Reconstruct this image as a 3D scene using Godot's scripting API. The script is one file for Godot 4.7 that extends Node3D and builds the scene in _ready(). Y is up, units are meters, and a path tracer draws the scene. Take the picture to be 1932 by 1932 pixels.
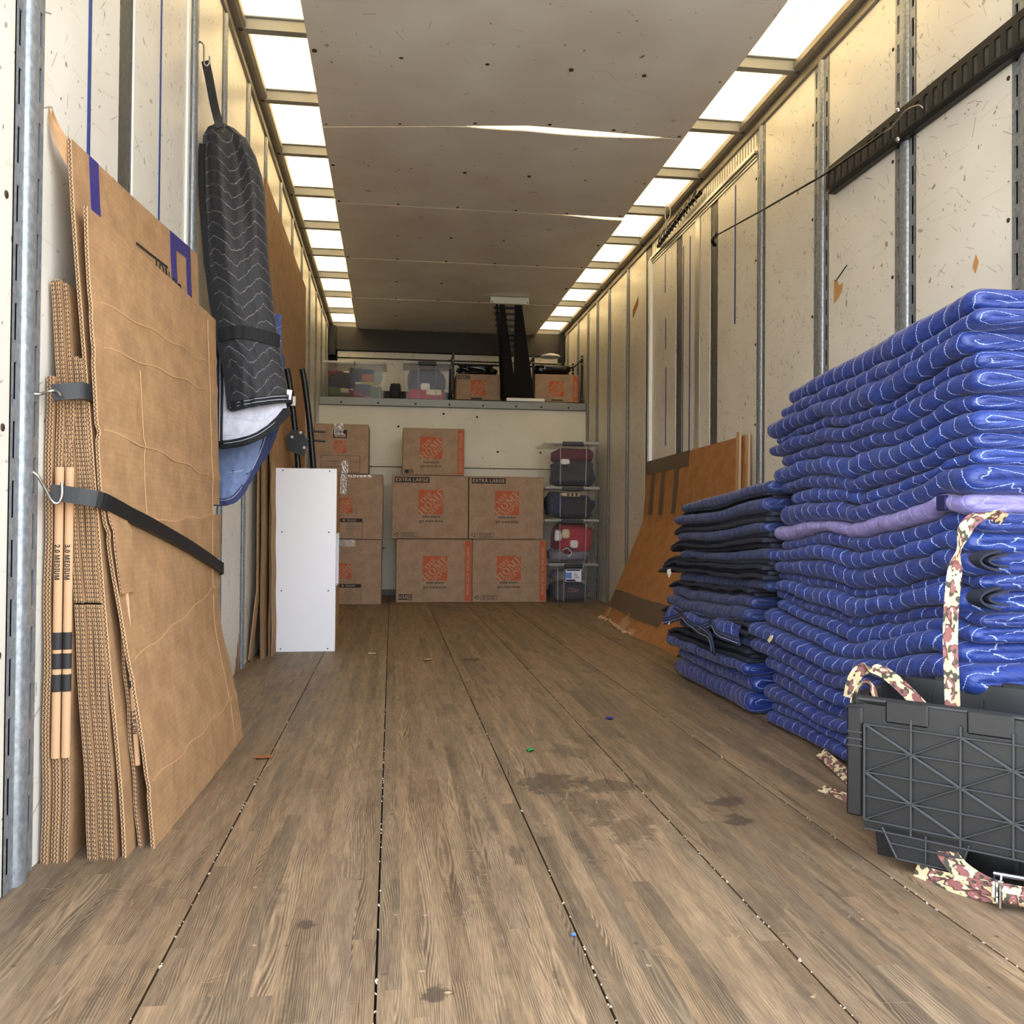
extends Node3D
# Inside of a box truck used for moving house: timber floor, lined walls with slotted posts, translucent roof with ceiling sheets below it.
# x runs across the truck, y up from the floor, the load space runs along -z. All sizes in metres.

const XL := -0.645      # face of the left wall lining
const XR := 1.745       # face of the right wall lining
const ZR := -0.85       # rear sill, open to the daylight
const ZB := -8.15       # bulkhead below the loft
const ZF := -9.25       # front wall of the loft
const YC := 2.575       # underside of the ceiling sheets
const YLOFT := 1.745    # floor of the loft

var M := {}             # materials
var T := {}             # textures
var nz := FastNoiseLite.new()
var rng := RandomNumberGenerator.new()
var taken := {}

# ---------------------------------------------------------------- geometry collector
class G:
	var v := PackedVector3Array()
	var n := PackedVector3Array()
	var u := PackedVector2Array()
	var u2 := PackedVector2Array()
	var c := PackedColorArray()
	var i := PackedInt32Array()
	var col := Color.WHITE
	var off := Vector2.ZERO

	func vert(p: Vector3, nn: Vector3, uv: Vector2) -> int:
		v.append(p); n.append(nn); u.append(uv); u2.append(uv); c.append(col)
		return v.size() - 1

	func tri(a: int, b: int, d: int) -> void:   # counter-clockwise seen from outside
		i.append(a); i.append(d); i.append(b)

	func quad(a: Vector3, b: Vector3, d: Vector3, e: Vector3, uva: Vector2, uvb: Vector2, uvd: Vector2, uve: Vector2) -> void:
		var nn := (b - a).cross(e - a)
		if nn.length_squared() < 1e-16:
			nn = (d - b).cross(e - d)
		nn = nn.normalized()
		var k := vert(a, nn, uva + off)
		vert(b, nn, uvb + off); vert(d, nn, uvd + off); vert(e, nn, uve + off)
		tri(k, k + 1, k + 2); tri(k, k + 2, k + 3)

	func poly(pts: Array, nn: Vector3) -> void:    # convex fan, counter-clockwise
		var k := v.size()
		var ax := nn.cross(Vector3.UP)
		if ax.length() < 0.1: ax = Vector3.RIGHT
		ax = ax.normalized()
		var ay := nn.cross(ax)
		for p in pts: vert(p, nn, Vector2(p.dot(ax), p.dot(ay)) + off)
		for q in range(1, pts.size() - 1): tri(k, k + q, k + q + 1)

	# box with chamfered edges; uv in metres
	func box(t: Transform3D, s: Vector3, ch := 0.0) -> void:
		var h := s * 0.5
		for ax in 3:
			var a1 := (ax + 1) % 3
			var a2 := (ax + 2) % 3
			for sg in [-1.0, 1.0]:
				var p := []
				for q in [[-1.0, -1.0], [1.0, -1.0], [1.0, 1.0], [-1.0, 1.0]]:
					var w := Vector3.ZERO
					w[ax] = sg * h[ax]
					w[a1] = q[0] * (h[a1] - ch)
					w[a2] = q[1] * (h[a2] - ch)
					p.append(w)
				if sg < 0: p.reverse()
				var uvs := []
				for w in p:
					uvs.append(Vector2(w.z, w.y) if ax == 0 else (Vector2(w.x, w.z) if ax == 1 else Vector2(w.x, w.y)))
				quad(t * p[0], t * p[1], t * p[2], t * p[3], uvs[0], uvs[1], uvs[2], uvs[3])
		if ch <= 0.0: return
		for ax in 3:
			var a1 := (ax + 1) % 3
			var a2 := (ax + 2) % 3
			for s1 in [-1.0, 1.0]:
				for s2 in [-1.0, 1.0]:
					var pa := Vector3.ZERO; var pb := Vector3.ZERO
					pa[a1] = s1 * h[a1]; pa[a2] = s2 * (h[a2] - ch)
					pb[a1] = s1 * (h[a1] - ch); pb[a2] = s2 * h[a2]
					var e := Vector3.ZERO
					e[ax] = h[ax] - ch
					var p := [pa - e, pa + e, pb + e, pb - e]
					if s1 * s2 > 0: p.reverse()
					var g := [Vector2(0, 0), Vector2(0, 2.0 * e[ax]), Vector2(ch, 2.0 * e[ax]), Vector2(ch, 0)]
					quad(t * p[0], t * p[1], t * p[2], t * p[3], g[0], g[1], g[2], g[3])
		for sx in [-1.0, 1.0]:
			for sy in [-1.0, 1.0]:
				for sz in [-1.0, 1.0]:
					var q := Vector3(sx, sy, sz) * (h - Vector3.ONE * ch)
					var p := [q + Vector3(sx * ch, 0, 0), q + Vector3(0, sy * ch, 0), q + Vector3(0, 0, sz * ch)]
					if sx * sy * sz < 0: p.reverse()
					var nn := (t.basis * Vector3(sx, sy, sz)).normalized()
					var k := vert(t * p[0], nn, Vector2.ZERO)
					vert(t * p[1], nn, Vector2(ch, 0)); vert(t * p[2], nn, Vector2(0, ch))
					tri(k, k + 1, k + 2)

	func bx(a: Vector3, b: Vector3, ch := 0.0) -> void:   # box between two corners
		box(Transform3D(Basis(), (a + b) * 0.5), (b - a).abs(), ch)

	func bar(a: Vector3, b: Vector3, w: float, h: float, up := Vector3.UP, ch := 0.0) -> void:   # box from a to b
		var z := (b - a).normalized()
		var x := up.cross(z)
		if x.length() < 0.01: x = Vector3.RIGHT.cross(z)
		x = x.normalized()
		box(Transform3D(Basis(x, z.cross(x), z), (a + b) * 0.5), Vector3(w, h, a.distance_to(b)), ch)

	# rows of points -> smooth surface. Rows run along u, points in a row along v; outside is on the side of (row step) x (point step).
	func grid(rows: Array, uvs: Array, flip := false, closed := false) -> void:
		var nr := rows.size()
		var nc: int = rows[0].size()
		var k := v.size()
		for r in nr:
			for q in nc:
				var ra: Vector3 = rows[mini(r + 1, nr - 1)][q] - rows[maxi(r - 1, 0)][q]
				var qa: Vector3
				if closed:
					qa = rows[r][(q + 1) % (nc - 1) if q >= nc - 1 else q + 1] - rows[r][q - 1 if q > 0 else nc - 2]
				else:
					qa = rows[r][mini(q + 1, nc - 1)] - rows[r][maxi(q - 1, 0)]
				var nn := ra.cross(qa)
				if nn.length_squared() < 1e-18: nn = Vector3.UP
				nn = nn.normalized()
				vert(rows[r][q], -nn if flip else nn, uvs[r][q] + off)
		for r in nr - 1:
			for q in nc - 1:
				var a := k + r * nc + q
				if flip:
					tri(a, a + 1, a + nc + 1); tri(a, a + nc + 1, a + nc)
				else:
					tri(a, a + nc + 1, a + 1); tri(a, a + nc, a + nc + 1)

	func tube(pts: Array, r: float, seg := 8, caps := true, r2 := -1.0) -> void:
		var rows := []; var uvs := []
		var t0: Vector3 = (pts[1] - pts[0]).normalized()
		var x := t0.cross(Vector3.UP)
		if x.length() < 0.05: x = t0.cross(Vector3.RIGHT)
		x = x.normalized()
		var along := 0.0
		for k in pts.size():
			var t: Vector3 = (pts[mini(k + 1, pts.size() - 1)] - pts[maxi(k - 1, 0)]).normalized()
			x = (x - t * x.dot(t)).normalized()
			var y := t.cross(x)
			if k > 0: along += pts[k].distance_to(pts[k - 1])
			var rr := r if r2 < 0 else lerpf(r, r2, float(k) / (pts.size() - 1))
			var row := []; var uv := []
			for q in seg + 1:
				var a := TAU * q / seg
				row.append(pts[k] + (x * cos(a) + y * sin(a)) * rr)
				uv.append(Vector2(a * rr, along))
			rows.append(row); uvs.append(uv)
		grid(rows, uvs, true, true)
		if caps:
			for e in 2:
				var row: Array = rows[0] if e == 0 else rows[-1]
				var pl := row.slice(0, seg)
				if e == 0: pl.reverse()
				var t: Vector3 = (pts[0] - pts[1] if e == 0 else pts[-1] - pts[-2]).normalized()
				poly(pl, t)

	# flat strap along pts; side = width direction at each point
	func ribbon(pts: Array, sides: Array, w: float, th: float) -> void:
		var along := 0.0
		var prev := []
		var pl := 0.0
		for k in pts.size():
			var t: Vector3 = (pts[mini(k + 1, pts.size() - 1)] - pts[maxi(k - 1, 0)]).normalized()
			var s: Vector3 = sides[k]
			s = (s - t * s.dot(t)).normalized()
			var nn := t.cross(s)
			if k > 0: along += pts[k].distance_to(pts[k - 1])
			var p: Vector3 = pts[k]
			var sec := [p - s * w / 2 - nn * th / 2, p + s * w / 2 - nn * th / 2, p + s * w / 2 + nn * th / 2, p - s * w / 2 + nn * th / 2]
			if k > 0:
				for q in 4:
					var b := (q + 1) % 4
					var ww := w if q % 2 == 0 else th
					quad(prev[q], prev[b], sec[b], sec[q], Vector2(0, pl), Vector2(ww, pl), Vector2(ww, along), Vector2(0, along))
			else:
				quad(sec[3], sec[2], sec[1], sec[0], Vector2.ZERO, Vector2(w, 0), Vector2(w, th), Vector2(0, th))
			prev = sec; pl = along
		quad(prev[0], prev[1], prev[2], prev[3], Vector2.ZERO, Vector2(w, 0), Vector2(w, th), Vector2(0, th))

	# plate in the local xy plane, y from 0 to len, facing +z, with a row of slots
	func slotted(t: Transform3D, ln: float, w: float, sx: float, pitch: float, sl: float, sw: float, o: float, th: float) -> void:
		var y := 0.0
		var k := 0
		while true:
			var y0 := o + k * pitch
			var y1 := y0 + sl
			k += 1
			if y1 > ln: break
			if y0 < 0.0: continue
			face(t, -w / 2, y, w / 2, y0)
			face(t, -w / 2, y0, sx - sw / 2, y1)
			face(t, sx + sw / 2, y0, w / 2, y1)
			var a := Vector3(sx - sw / 2, y0, 0); var b := Vector3(sx + sw / 2, y0, 0)
			var d := Vector3(sx + sw / 2, y1, 0); var e := Vector3(sx - sw / 2, y1, 0)
			var z := Vector3(0, 0, -th)
			var o2 := Vector2.ZERO
			for pr in [[a, b], [b, d], [d, e], [e, a]]:
				quad(t * pr[0], t * pr[1], t * (pr[1] + z), t * (pr[0] + z), o2, o2, o2, o2)
			y = y1
		face(t, -w / 2, y, w / 2, ln)

	func face(t: Transform3D, x0: float, y0: float, x1: float, y1: float) -> void:
		quad(t * Vector3(x0, y0, 0), t * Vector3(x1, y0, 0), t * Vector3(x1, y1, 0), t * Vector3(x0, y1, 0), Vector2(x0, y0), Vector2(x1, y0), Vector2(x1, y1), Vector2(x0, y1))

	# open profile (local x, z) swept along local y from 0 to ln; smooth across the profile when sm
	func strip(t: Transform3D, prof: Array, ln: float, sm := false) -> void:
		if sm:
			var r0 := []; var r1 := []; var u0 := []; var u1 := []
			var al := 0.0
			for q in prof.size():
				if q > 0: al += prof[q].distance_to(prof[q - 1])
				r0.append(t * Vector3(prof[q].x, 0, prof[q].y)); r1.append(t * Vector3(prof[q].x, ln, prof[q].y))
				u0.append(Vector2(al, 0)); u1.append(Vector2(al, ln))
			grid([r0, r1], [u0, u1], true)
			return
		for q in prof.size() - 1:
			var a: Vector2 = prof[q]; var b: Vector2 = prof[q + 1]
			quad(t * Vector3(a.x, 0, a.y), t * Vector3(b.x, 0, b.y), t * Vector3(b.x, ln, b.y), t * Vector3(a.x, ln, a.y), Vector2(a.x, 0), Vector2(b.x, 0), Vector2(b.x, ln), Vector2(a.x, ln))

	# closed convex-or-not outline in local xy, extruded along local z from 0 to d
	func prism(t: Transform3D, outline: PackedVector2Array, d: float) -> void:
		var pts := outline
		var ar := 0.0
		for q in pts.size(): ar += pts[q].cross(pts[(q + 1) % pts.size()])
		if ar < 0: pts.reverse()
		var ix := Geometry2D.triangulate_polygon(pts)
		for sd in 2:
			var k := v.size()
			var nn := (t.basis * Vector3(0, 0, 1 if sd else -1)).normalized()
			for p in pts: vert(t * Vector3(p.x, p.y, d if sd else 0.0), nn, p + off)
			for q in range(0, ix.size(), 3):
				var a := ix[q]; var b := ix[q + 1]; var e := ix[q + 2]
				var ccw := (pts[b] - pts[a]).cross(pts[e] - pts[a]) > 0
				if ccw == (sd == 1): tri(k + a, k + b, k + e)
				else: tri(k + a, k + e, k + b)
		for q in pts.size():
			var a := pts[q]; var b := pts[(q + 1) % pts.size()]
			quad(t * Vector3(a.x, a.y, 0), t * Vector3(b.x, b.y, 0), t * Vector3(b.x, b.y, d), t * Vector3(a.x, a.y, d), Vector2(0, 0), Vector2(a.distance_to(b), 0), Vector2(a.distance_to(b), d), Vector2(0, d))

	func lathe(t: Transform3D, prof: Array, seg := 16) -> void:     # (radius, height) from bottom to top
		var rows := []; var uvs := []
		for p in prof:
			var row := []; var uv := []
			for q in seg + 1:
				var a := TAU * q / seg
				row.append(t * Vector3(cos(a) * p.x, p.y, -sin(a) * p.x)); uv.append(Vector2(a * 0.05, p.y))
			rows.append(row); uvs.append(uv)
		grid(rows, uvs, true, true)

	func mesh() -> ArrayMesh:
		var a := []
		a.resize(Mesh.ARRAY_MAX)
		a[Mesh.ARRAY_VERTEX] = v; a[Mesh.ARRAY_NORMAL] = n; a[Mesh.ARRAY_TEX_UV] = u; a[Mesh.ARRAY_TEX_UV2] = u2
		a[Mesh.ARRAY_COLOR] = c; a[Mesh.ARRAY_INDEX] = i
		var m := ArrayMesh.new()
		m.add_surface_from_arrays(Mesh.PRIMITIVE_TRIANGLES, a)
		return m

# ---------------------------------------------------------------- nodes
func numbered(called: String) -> String:
	if not taken.has(called):
		taken[called] = 0
		return called
	taken[called] += 1
	return "%s_%03d" % [called, taken[called]]

func tag(o: Node3D, label: String, category: String, group := "", kind := "") -> void:
	o.set_meta("label", label)
	o.set_meta("category", category)
	if group: o.set_meta("group", group)
	if kind: o.set_meta("kind", kind)

func thing(called: String, label: String, category: String, at := Vector3.ZERO, turn := 0.0, group := "") -> Node3D:
	var o := Node3D.new()
	o.name = numbered(called)
	add_child(o)
	o.position = at
	o.rotation.y = turn
	tag(o, label, category, group)
	return o

func setting(called: String, label: String, category: String) -> Node3D:
	var o := Node3D.new()
	o.name = numbered(called)
	add_child(o)
	tag(o, label, category, "", "structure")
	return o

func part(g: G, called: String, m: Material, parent: Node3D) -> MeshInstance3D:
	return inst(g.mesh(), called, m, parent)

func inst(me: Mesh, called: String, m: Material, parent: Node3D) -> MeshInstance3D:
	var o := MeshInstance3D.new()
	o.name = called if parent != self else numbered(called)
	o.mesh = me
	o.material_override = m
	parent.add_child(o, true)
	return o

func solo(g: G, called: String, m: Material, label: String, category: String, group := "") -> MeshInstance3D:
	var o := part(g, called, m, self)
	tag(o, label, category, group)
	return o

func spline(pts: Array, per: int) -> Array:
	var out := []
	for k in pts.size() - 1:
		var a: Vector3 = pts[maxi(k - 1, 0)]; var b: Vector3 = pts[k]
		var d: Vector3 = pts[k + 1]; var e: Vector3 = pts[mini(k + 2, pts.size() - 1)]
		for q in per:
			out.append(b.cubic_interpolate(d, a, e, float(q) / per))
	out.append(pts[-1])
	return out

func same(v: Vector3, count: int) -> Array:
	var a := []
	a.resize(count)
	a.fill(v)
	return a

func words(text: String, high: float, at: Transform3D, m: Material, parent: Node3D, called := "lettering", bold := 700, serif := false, wide := 1.0) -> MeshInstance3D:
	var tm := TextMesh.new()
	var f := SystemFont.new()
	f.font_names = PackedStringArray(["Droid Serif" if serif else "Droid Sans"])
	f.font_weight = bold
	tm.font = f
	tm.text = text
	tm.font_size = 48
	tm.pixel_size = high / 36.0
	tm.depth = 0.0008
	tm.curve_step = 2.0
	var o := inst(tm, called, m, parent)
	o.transform = at * Transform3D(Basis.from_scale(Vector3(wide, 1, 1)), Vector3.ZERO)
	return o


# ---------------------------------------------------------------- scene
func _ready() -> void:
	var cam := Camera3D.new()
	cam.name = "camera"
	add_child(cam)
	cam.position = Vector3(0, 0.635, 0)
	cam.basis = Basis(Vector3.UP, deg_to_rad(-7.511)) * Basis(Vector3.RIGHT, deg_to_rad(0.797)) * Basis(Vector3.BACK, deg_to_rad(0.487))
	cam.fov = 58.64
	cam.near = 0.02
	cam.far = 100.0
	cam.current = true
	# daylight: open sky behind the camera through the rear doorway, sun on the translucent roof
	var we := WorldEnvironment.new()
	we.name = "environment"
	var env := Environment.new()
	var sky := Sky.new()
	var sm := ProceduralSkyMaterial.new()
	sm.sky_top_color = Color(0.70, 0.745, 0.82)
	sm.sky_horizon_color = Color(0.98, 0.98, 0.97)
	sm.sky_energy_multiplier = 4.0
	sm.ground_horizon_color = Color(0.86, 0.85, 0.83)
	sm.ground_bottom_color = Color(0.78, 0.77, 0.75)
	sm.ground_energy_multiplier = 3.2
	sm.sun_angle_max = 1.0
	sky.sky_material = sm
	env.background_mode = Environment.BG_SKY
	env.sky = sky
	env.tonemap_mode = Environment.TONE_MAPPER_LINEAR
	env.tonemap_exposure = 0.44
	env.sdfgi_enabled = true
	env.ssao_enabled = true
	env.ssil_enabled = true
	we.environment = env
	add_child(we)
	var sun := DirectionalLight3D.new()
	sun.name = "sun"
	sun.light_color = Color(1.0, 0.96, 0.90)
	sun.light_energy = 85.0
	sun.light_angular_distance = 0.6
	sun.shadow_enabled = true
	add_child(sun)
	sun.look_at_from_position(Vector3(-2.5, 9.0, -7.5), Vector3(0, 0, -4.5), Vector3.UP)
	materials()
	build_floor()
	build_walls()
	build_ceiling()
	build_wall_fittings()
	build_tall_pile()
	build_low_pile()
	build_tote()
	build_straps()
	build_left_boards()
	build_hanging_pad()
	build_far_boards()
	build_shelf_and_truck()
	build_cartons()
	build_bins()
	build_loft()
	build_right_board()
	build_scraps()

# ---------------------------------------------------------------- textures
func noise_image(size: int, freq: float, seed_: int, oct := 4, type := FastNoiseLite.TYPE_SIMPLEX_SMOOTH) -> PackedByteArray:
	var f := FastNoiseLite.new()
	f.noise_type = type
	f.seed = seed_
	f.frequency = freq
	f.fractal_octaves = oct
	var im := f.get_seamless_image(size, size)
	im.convert(Image.FORMAT_L8)
	return im.get_data()

func tex(im: Image) -> ImageTexture:
	return ImageTexture.create_from_image(im)

func rgb_image(w: int, h: int, fill: Callable) -> Image:      # fill(x, y) -> Color
	var d := PackedByteArray()
	d.resize(w * h * 3)
	var k := 0
	for y in h:
		for x in w:
			var c: Color = fill.call(x, y)
			d[k] = clampi(int(c.r * 255.0), 0, 255); d[k + 1] = clampi(int(c.g * 255.0), 0, 255); d[k + 2] = clampi(int(c.b * 255.0), 0, 255)
			k += 3
	return Image.create_from_data(w, h, false, Image.FORMAT_RGB8, d)

func two_tone(size: int, a: PackedByteArray, lo: Color, hi: Color) -> Image:     # grey bytes mapped between two colours
	var lut := PackedByteArray()
	for q in 256:
		var c := lo.lerp(hi, q / 255.0)
		lut.append(int(clampf(c.r, 0, 1) * 255)); lut.append(int(clampf(c.g, 0, 1) * 255)); lut.append(int(clampf(c.b, 0, 1) * 255))
	var d := PackedByteArray()
	d.resize(size * size * 3)
	for k in size * size:
		var q := a[k] * 3
		d[k * 3] = lut[q]; d[k * 3 + 1] = lut[q + 1]; d[k * 3 + 2] = lut[q + 2]
	return Image.create_from_data(size, size, false, Image.FORMAT_RGB8, d)

func stroke(im: Image, a: Vector2, b: Vector2, w: float, col: Color) -> void:     # soft line, wraps round the edges
	var n := maxi(2, int(a.distance_to(b) * 1.5))
	var sx := im.get_width(); var sy := im.get_height()
	var r := int(ceil(w))
	for k in n + 1:
		var p := a.lerp(b, float(k) / n)
		for dy in range(-r, r + 1):
			for dx in range(-r, r + 1):
				var d := Vector2(dx, dy).length()
				if d > w: continue
				var x := posmod(int(p.x) + dx, sx); var y := posmod(int(p.y) + dy, sy)
				var o := im.get_pixel(x, y)
				var al := maxf(o.a, col.a * clampf(1.3 - d / maxf(w, 0.5), 0.0, 1.0))
				im.set_pixel(x, y, Color(col.r, col.g, col.b, al))

func blot(im: Image, at: Vector2, r: Vector2, turn: float, col: Color, rough := 0.45, seed_ := 0.0, soft := 0.12) -> void:   # stain with a ragged outline
	var big := maxf(r.x, r.y) * 1.6
	for y in range(maxi(0, int(at.y - big)), mini(im.get_height(), int(at.y + big))):
		for x in range(maxi(0, int(at.x - big)), mini(im.get_width(), int(at.x + big))):
			var d := (Vector2(x, y) - at).rotated(-turn) / r
			var q := d.length()
			if q > 1.6: continue
			q += rough * nz.get_noise_2d(x * 1.6 + seed_, y * 1.6) + rough * 0.5 * nz.get_noise_2d(x * 7.0, y * 7.0 + seed_)
			var al := col.a * clampf((1.0 - q) / soft, 0.0, 1.0)
			if al <= 0.0: continue
			var o := im.get_pixel(x, y)
			im.set_pixel(x, y, Color(col.r, col.g, col.b, maxf(o.a, al)) if o.a < 0.02 else Color(lerpf(o.r, col.r, al), lerpf(o.g, col.g, al), lerpf(o.b, col.b, al), maxf(o.a, al)))

func flute_tex() -> Image:       # cut edge of corrugated board: wavy paper between two liners
	return rgb_image(64, 32, func(x: int, y: int) -> Color:
		var w := 15.5 + 10.0 * sin(TAU * x / 32.0)
		var d := absf(y - w)
		var on := d < 3.5 or y < 4 or y > 27
		return Color(0.74, 0.61, 0.46) if on else Color(0.27, 0.20, 0.13))

func stitch_images() -> void:
	# quilting: white thread in chevrons, 8 lines in 0.40 m; one chevron in 0.26 m
	var w := 512; var h := 512
	var mask := PackedByteArray(); mask.resize(w * h * 4)
	var high := PackedByteArray(); high.resize(w * h)
	var puck := noise_image(512, 0.035, 7, 4)
	var puck2 := noise_image(512, 0.012, 17, 3)
	for y in h:
		var f := float(y) / h
		var tri := absf(f * 2.0 - 1.0)
		var shift := tri * 1.35                              # in line pitches
		var dash := (y % 11) < 8
		for x in w:
			var wob := (puck2[y * w + x] - 128) * 0.0012
			var ph := fposmod(x / 64.0 + shift + wob, 1.0)
			var d := absf(ph - 0.5) * 64.0 * 0.80           # pixels from the line
			var k := y * w + x
			mask[k * 4] = 214; mask[k * 4 + 1] = 222; mask[k * 4 + 2] = 240
			mask[k * 4 + 3] = (255 if d < 1.15 else (150 if d < 1.9 else 0)) if dash else (90 if d < 1.0 else 0)
			var pil := 1.0 - pow(clampf(1.0 - d / 17.0, 0, 1), 1.7)
			high[k] = clampi(int(150.0 * pil + (puck[k] - 128) * (0.45 + 0.25 * pil) + 50.0), 0, 255)
	T.stitch = Image.create_from_data(w, h, false, Image.FORMAT_RGBA8, mask)
	T.quilt_height = tex(Image.create_from_data(w, h, false, Image.FORMAT_L8, high))

func quilt_tex(lo: Color, hi: Color, thread: Color, strength: float, seed_: int) -> ImageTexture:
	var im := two_tone(512, noise_image(512, 0.02, seed_, 4), lo, hi)
	im.convert(Image.FORMAT_RGBA8)
	var st: Image = T.stitch.duplicate()
	var d := st.get_data()
	for k in 512 * 512:
		d[k * 4] = int(thread.r * 255); d[k * 4 + 1] = int(thread.g * 255); d[k * 4 + 2] = int(thread.b * 255)
		d[k * 4 + 3] = int(d[k * 4 + 3] * strength)
	st = Image.create_from_data(512, 512, false, Image.FORMAT_RGBA8, d)
	im.blend_rect(st, Rect2i(0, 0, 512, 512), Vector2i.ZERO)
	return tex(im)

func wood_tex() -> Image:        # worn softwood: growth rings drawn out along v, some swirling round knots
	var w := 512; var h := 1024
	var f := FastNoiseLite.new()
	f.noise_type = FastNoiseLite.TYPE_SIMPLEX_SMOOTH; f.frequency = 1.0; f.fractal_octaves = 2; f.seed = 21
	var fine := noise_image(512, 0.09, 3, 3)
	return rgb_image(w, h, func(x: int, y: int) -> Color:
		var a := float(x) / w; var b := float(y) / h
		var wr := f.get_noise_2d(a * 1.7, b * 1.1) * 3.6 + f.get_noise_2d(a * 6.0 + 40.0, b * 2.0) * 0.22
		var ring := fposmod(a * 52.0 + wr * 2.0, 1.0)
		var dark := 1.0 - pow(1.0 - absf(ring * 2.0 - 1.0), 1.6)
		var g := (fine[(y / 6 % 512) * 512 + x] - 128) / 128.0
		var t := clampf(0.80 - dark * (0.42 + 0.35 * f.get_noise_2d(a * 5.0 + 9.0, b * 3.0 + 70.0)) + g * 0.22, 0.0, 1.0)
		return Color(0.275, 0.22, 0.165).lerp(Color(0.655, 0.545, 0.405), t))

func floor_marks() -> Image:     # stains, scratches and grit; u: x from -0.65 to 1.75, v: z from -1.0 back to -5.8
	var w := 1024; var h := 2048
	var im := Image.create_empty(w, h, false, Image.FORMAT_RGBA8)
	var px := func(x: float, z: float) -> Vector2: return Vector2((x + 0.65) / 2.4 * w, (-1.0 - z) / 4.8 * h)
	var dark := Color(0.20, 0.155, 0.125)
	# the large old spill
	for s in [[0.40, -2.22, 0.085, 0.09, 0.2, 0.62], [0.53, -2.18, 0.10, 0.075, 0.0, 0.55], [0.45, -2.02, 0.055, 0.16, 0.15, 0.52], [0.50, -1.86, 0.05, 0.10, -0.3, 0.45], [0.50, -2.52, 0.06, 0.08, 0.5, 0.42], [0.57, -2.66, 0.05, 0.06, 0.1, 0.40],
			[0.77, -2.03, 0.07, 0.032, 0.35, 0.68], [0.745, -1.90, 0.036, 0.036, 0.0, 0.72], [0.375, -4.27, 0.055, 0.06, 0.1, 0.8], [0.06, -1.24, 0.024, 0.03, 0.0, 0.72], [-0.13, -1.48, 0.014, 0.02, 0.0, 0.7],
			[0.62, -1.46, 0.035, 0.11, -0.2, 0.30], [0.12, -1.55, 0.02, 0.09, 0.05, 0.36], [-0.40, -1.62, 0.05, 0.07, 0.4, 0.28], [0.86, -3.9, 0.05, 0.05, 0.0, 0.35], [-0.42, -3.6, 0.06, 0.10, 0.0, 0.25], [0.20, -3.1, 0.03, 0.12, 0.0, 0.28], [-0.2, -2.3, 0.05, 0.12, 0.1, 0.2], [0.9, -2.6, 0.05, 0.14, 0.0, 0.25], [0.24, -1.75, 0.018, 0.06, 0, 0.4]]:
		var p: Vector2 = px.call(s[0], s[1])
		blot(im, p, Vector2(s[2] / 2.4 * w, s[3] / 4.8 * h), s[4], Color(dark, s[5]), 0.75, s[0] * 90.0, 0.3)
	for q in 260:      # general grime
		var p := Vector2(rng.randf() * w, rng.randf() * h)
		blot(im, p, Vector2(rng.randf_range(4, 16), rng.randf_range(10, 50)), rng.randf_range(-0.2, 0.2), Color(0.24, 0.18, 0.13, rng.randf_range(0.08, 0.28)), 0.9, q * 13.0, 0.6)
	for q in 420:      # dirt worked into the grain, in streaks along the boards
		var p := Vector2(rng.randf() * w, rng.randf() * h)
		blot(im, p, Vector2(rng.randf_range(1.5, 6), rng.randf_range(30, 130)), rng.randf_range(-0.02, 0.02), Color(0.19, 0.15, 0.115, rng.randf_range(0.15, 0.5)), 0.7, q * 31.0, 0.7)
	for q in 900:      # light scratches
		var p := Vector2(rng.randf() * w, rng.randf() * h)
		var a := rng.randf() * TAU
		var ln := rng.randf_range(4, 26)
		stroke(im, p, p + Vector2(cos(a), sin(a)) * ln, rng.randf_range(0.5, 0.9), Color(0.66, 0.56, 0.43, rng.randf_range(0.25, 0.6)))
	for q in 420:      # specks
		var p := Vector2(rng.randf() * w, rng.randf() * h)
		stroke(im, p, p + Vector2(rng.randf_range(-2, 2), rng.randf_range(-1, 1)), rng.randf_range(0.6, 1.6), Color(0.68, 0.59, 0.47, 0.7) if rng.randf() < 0.55 else Color(0.13, 0.10, 0.08, 0.7))
	return im

func wall_marks(count: int, seed_: int) -> Image:      # scuffs, chips and rubber marks on painted lining
	var im := Image.create_empty(1024, 1024, false, Image.FORMAT_RGBA8)
	rng.seed = seed_
	for q in count:
		var p := Vector2(rng.randf(), rng.randf()) * 1024.0
		var k := rng.randf()
		var tone := Color(0.16, 0.14, 0.115)
		if k < 0.5:       # short chips
			var a := rng.randf() * TAU
			stroke(im, p, p + Vector2(cos(a), sin(a)) * rng.randf_range(1, 6), rng.randf_range(0.6, 2.4), Color(tone, rng.randf_range(0.65, 1.0)))
		elif k < 0.85:    # scratches, mostly slanting
			var a := -0.75 + rng.randfn(0.0, 0.5)
			stroke(im, p, p + Vector2(cos(a), sin(a)) * rng.randf_range(8, 46), rng.randf_range(0.6, 1.3), Color(tone, rng.randf_range(0.3, 0.85)))
		elif k < 0.94:    # smears
			blot(im, p, Vector2(rng.randf_range(4, 12), rng.randf_range(3, 7)), rng.randf() * PI, Color(0.30, 0.27, 0.22, rng.randf_range(0.35, 0.8)), 0.9, q * 7.0, 0.25)
		else:             # faint long rubs
			var a := rng.randf_range(-0.3, 0.3)
			stroke(im, p, p + Vector2(cos(a), sin(a)) * rng.randf_range(40, 130), 1.6, Color(0.45, 0.42, 0.36, 0.16))
	return im

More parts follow.
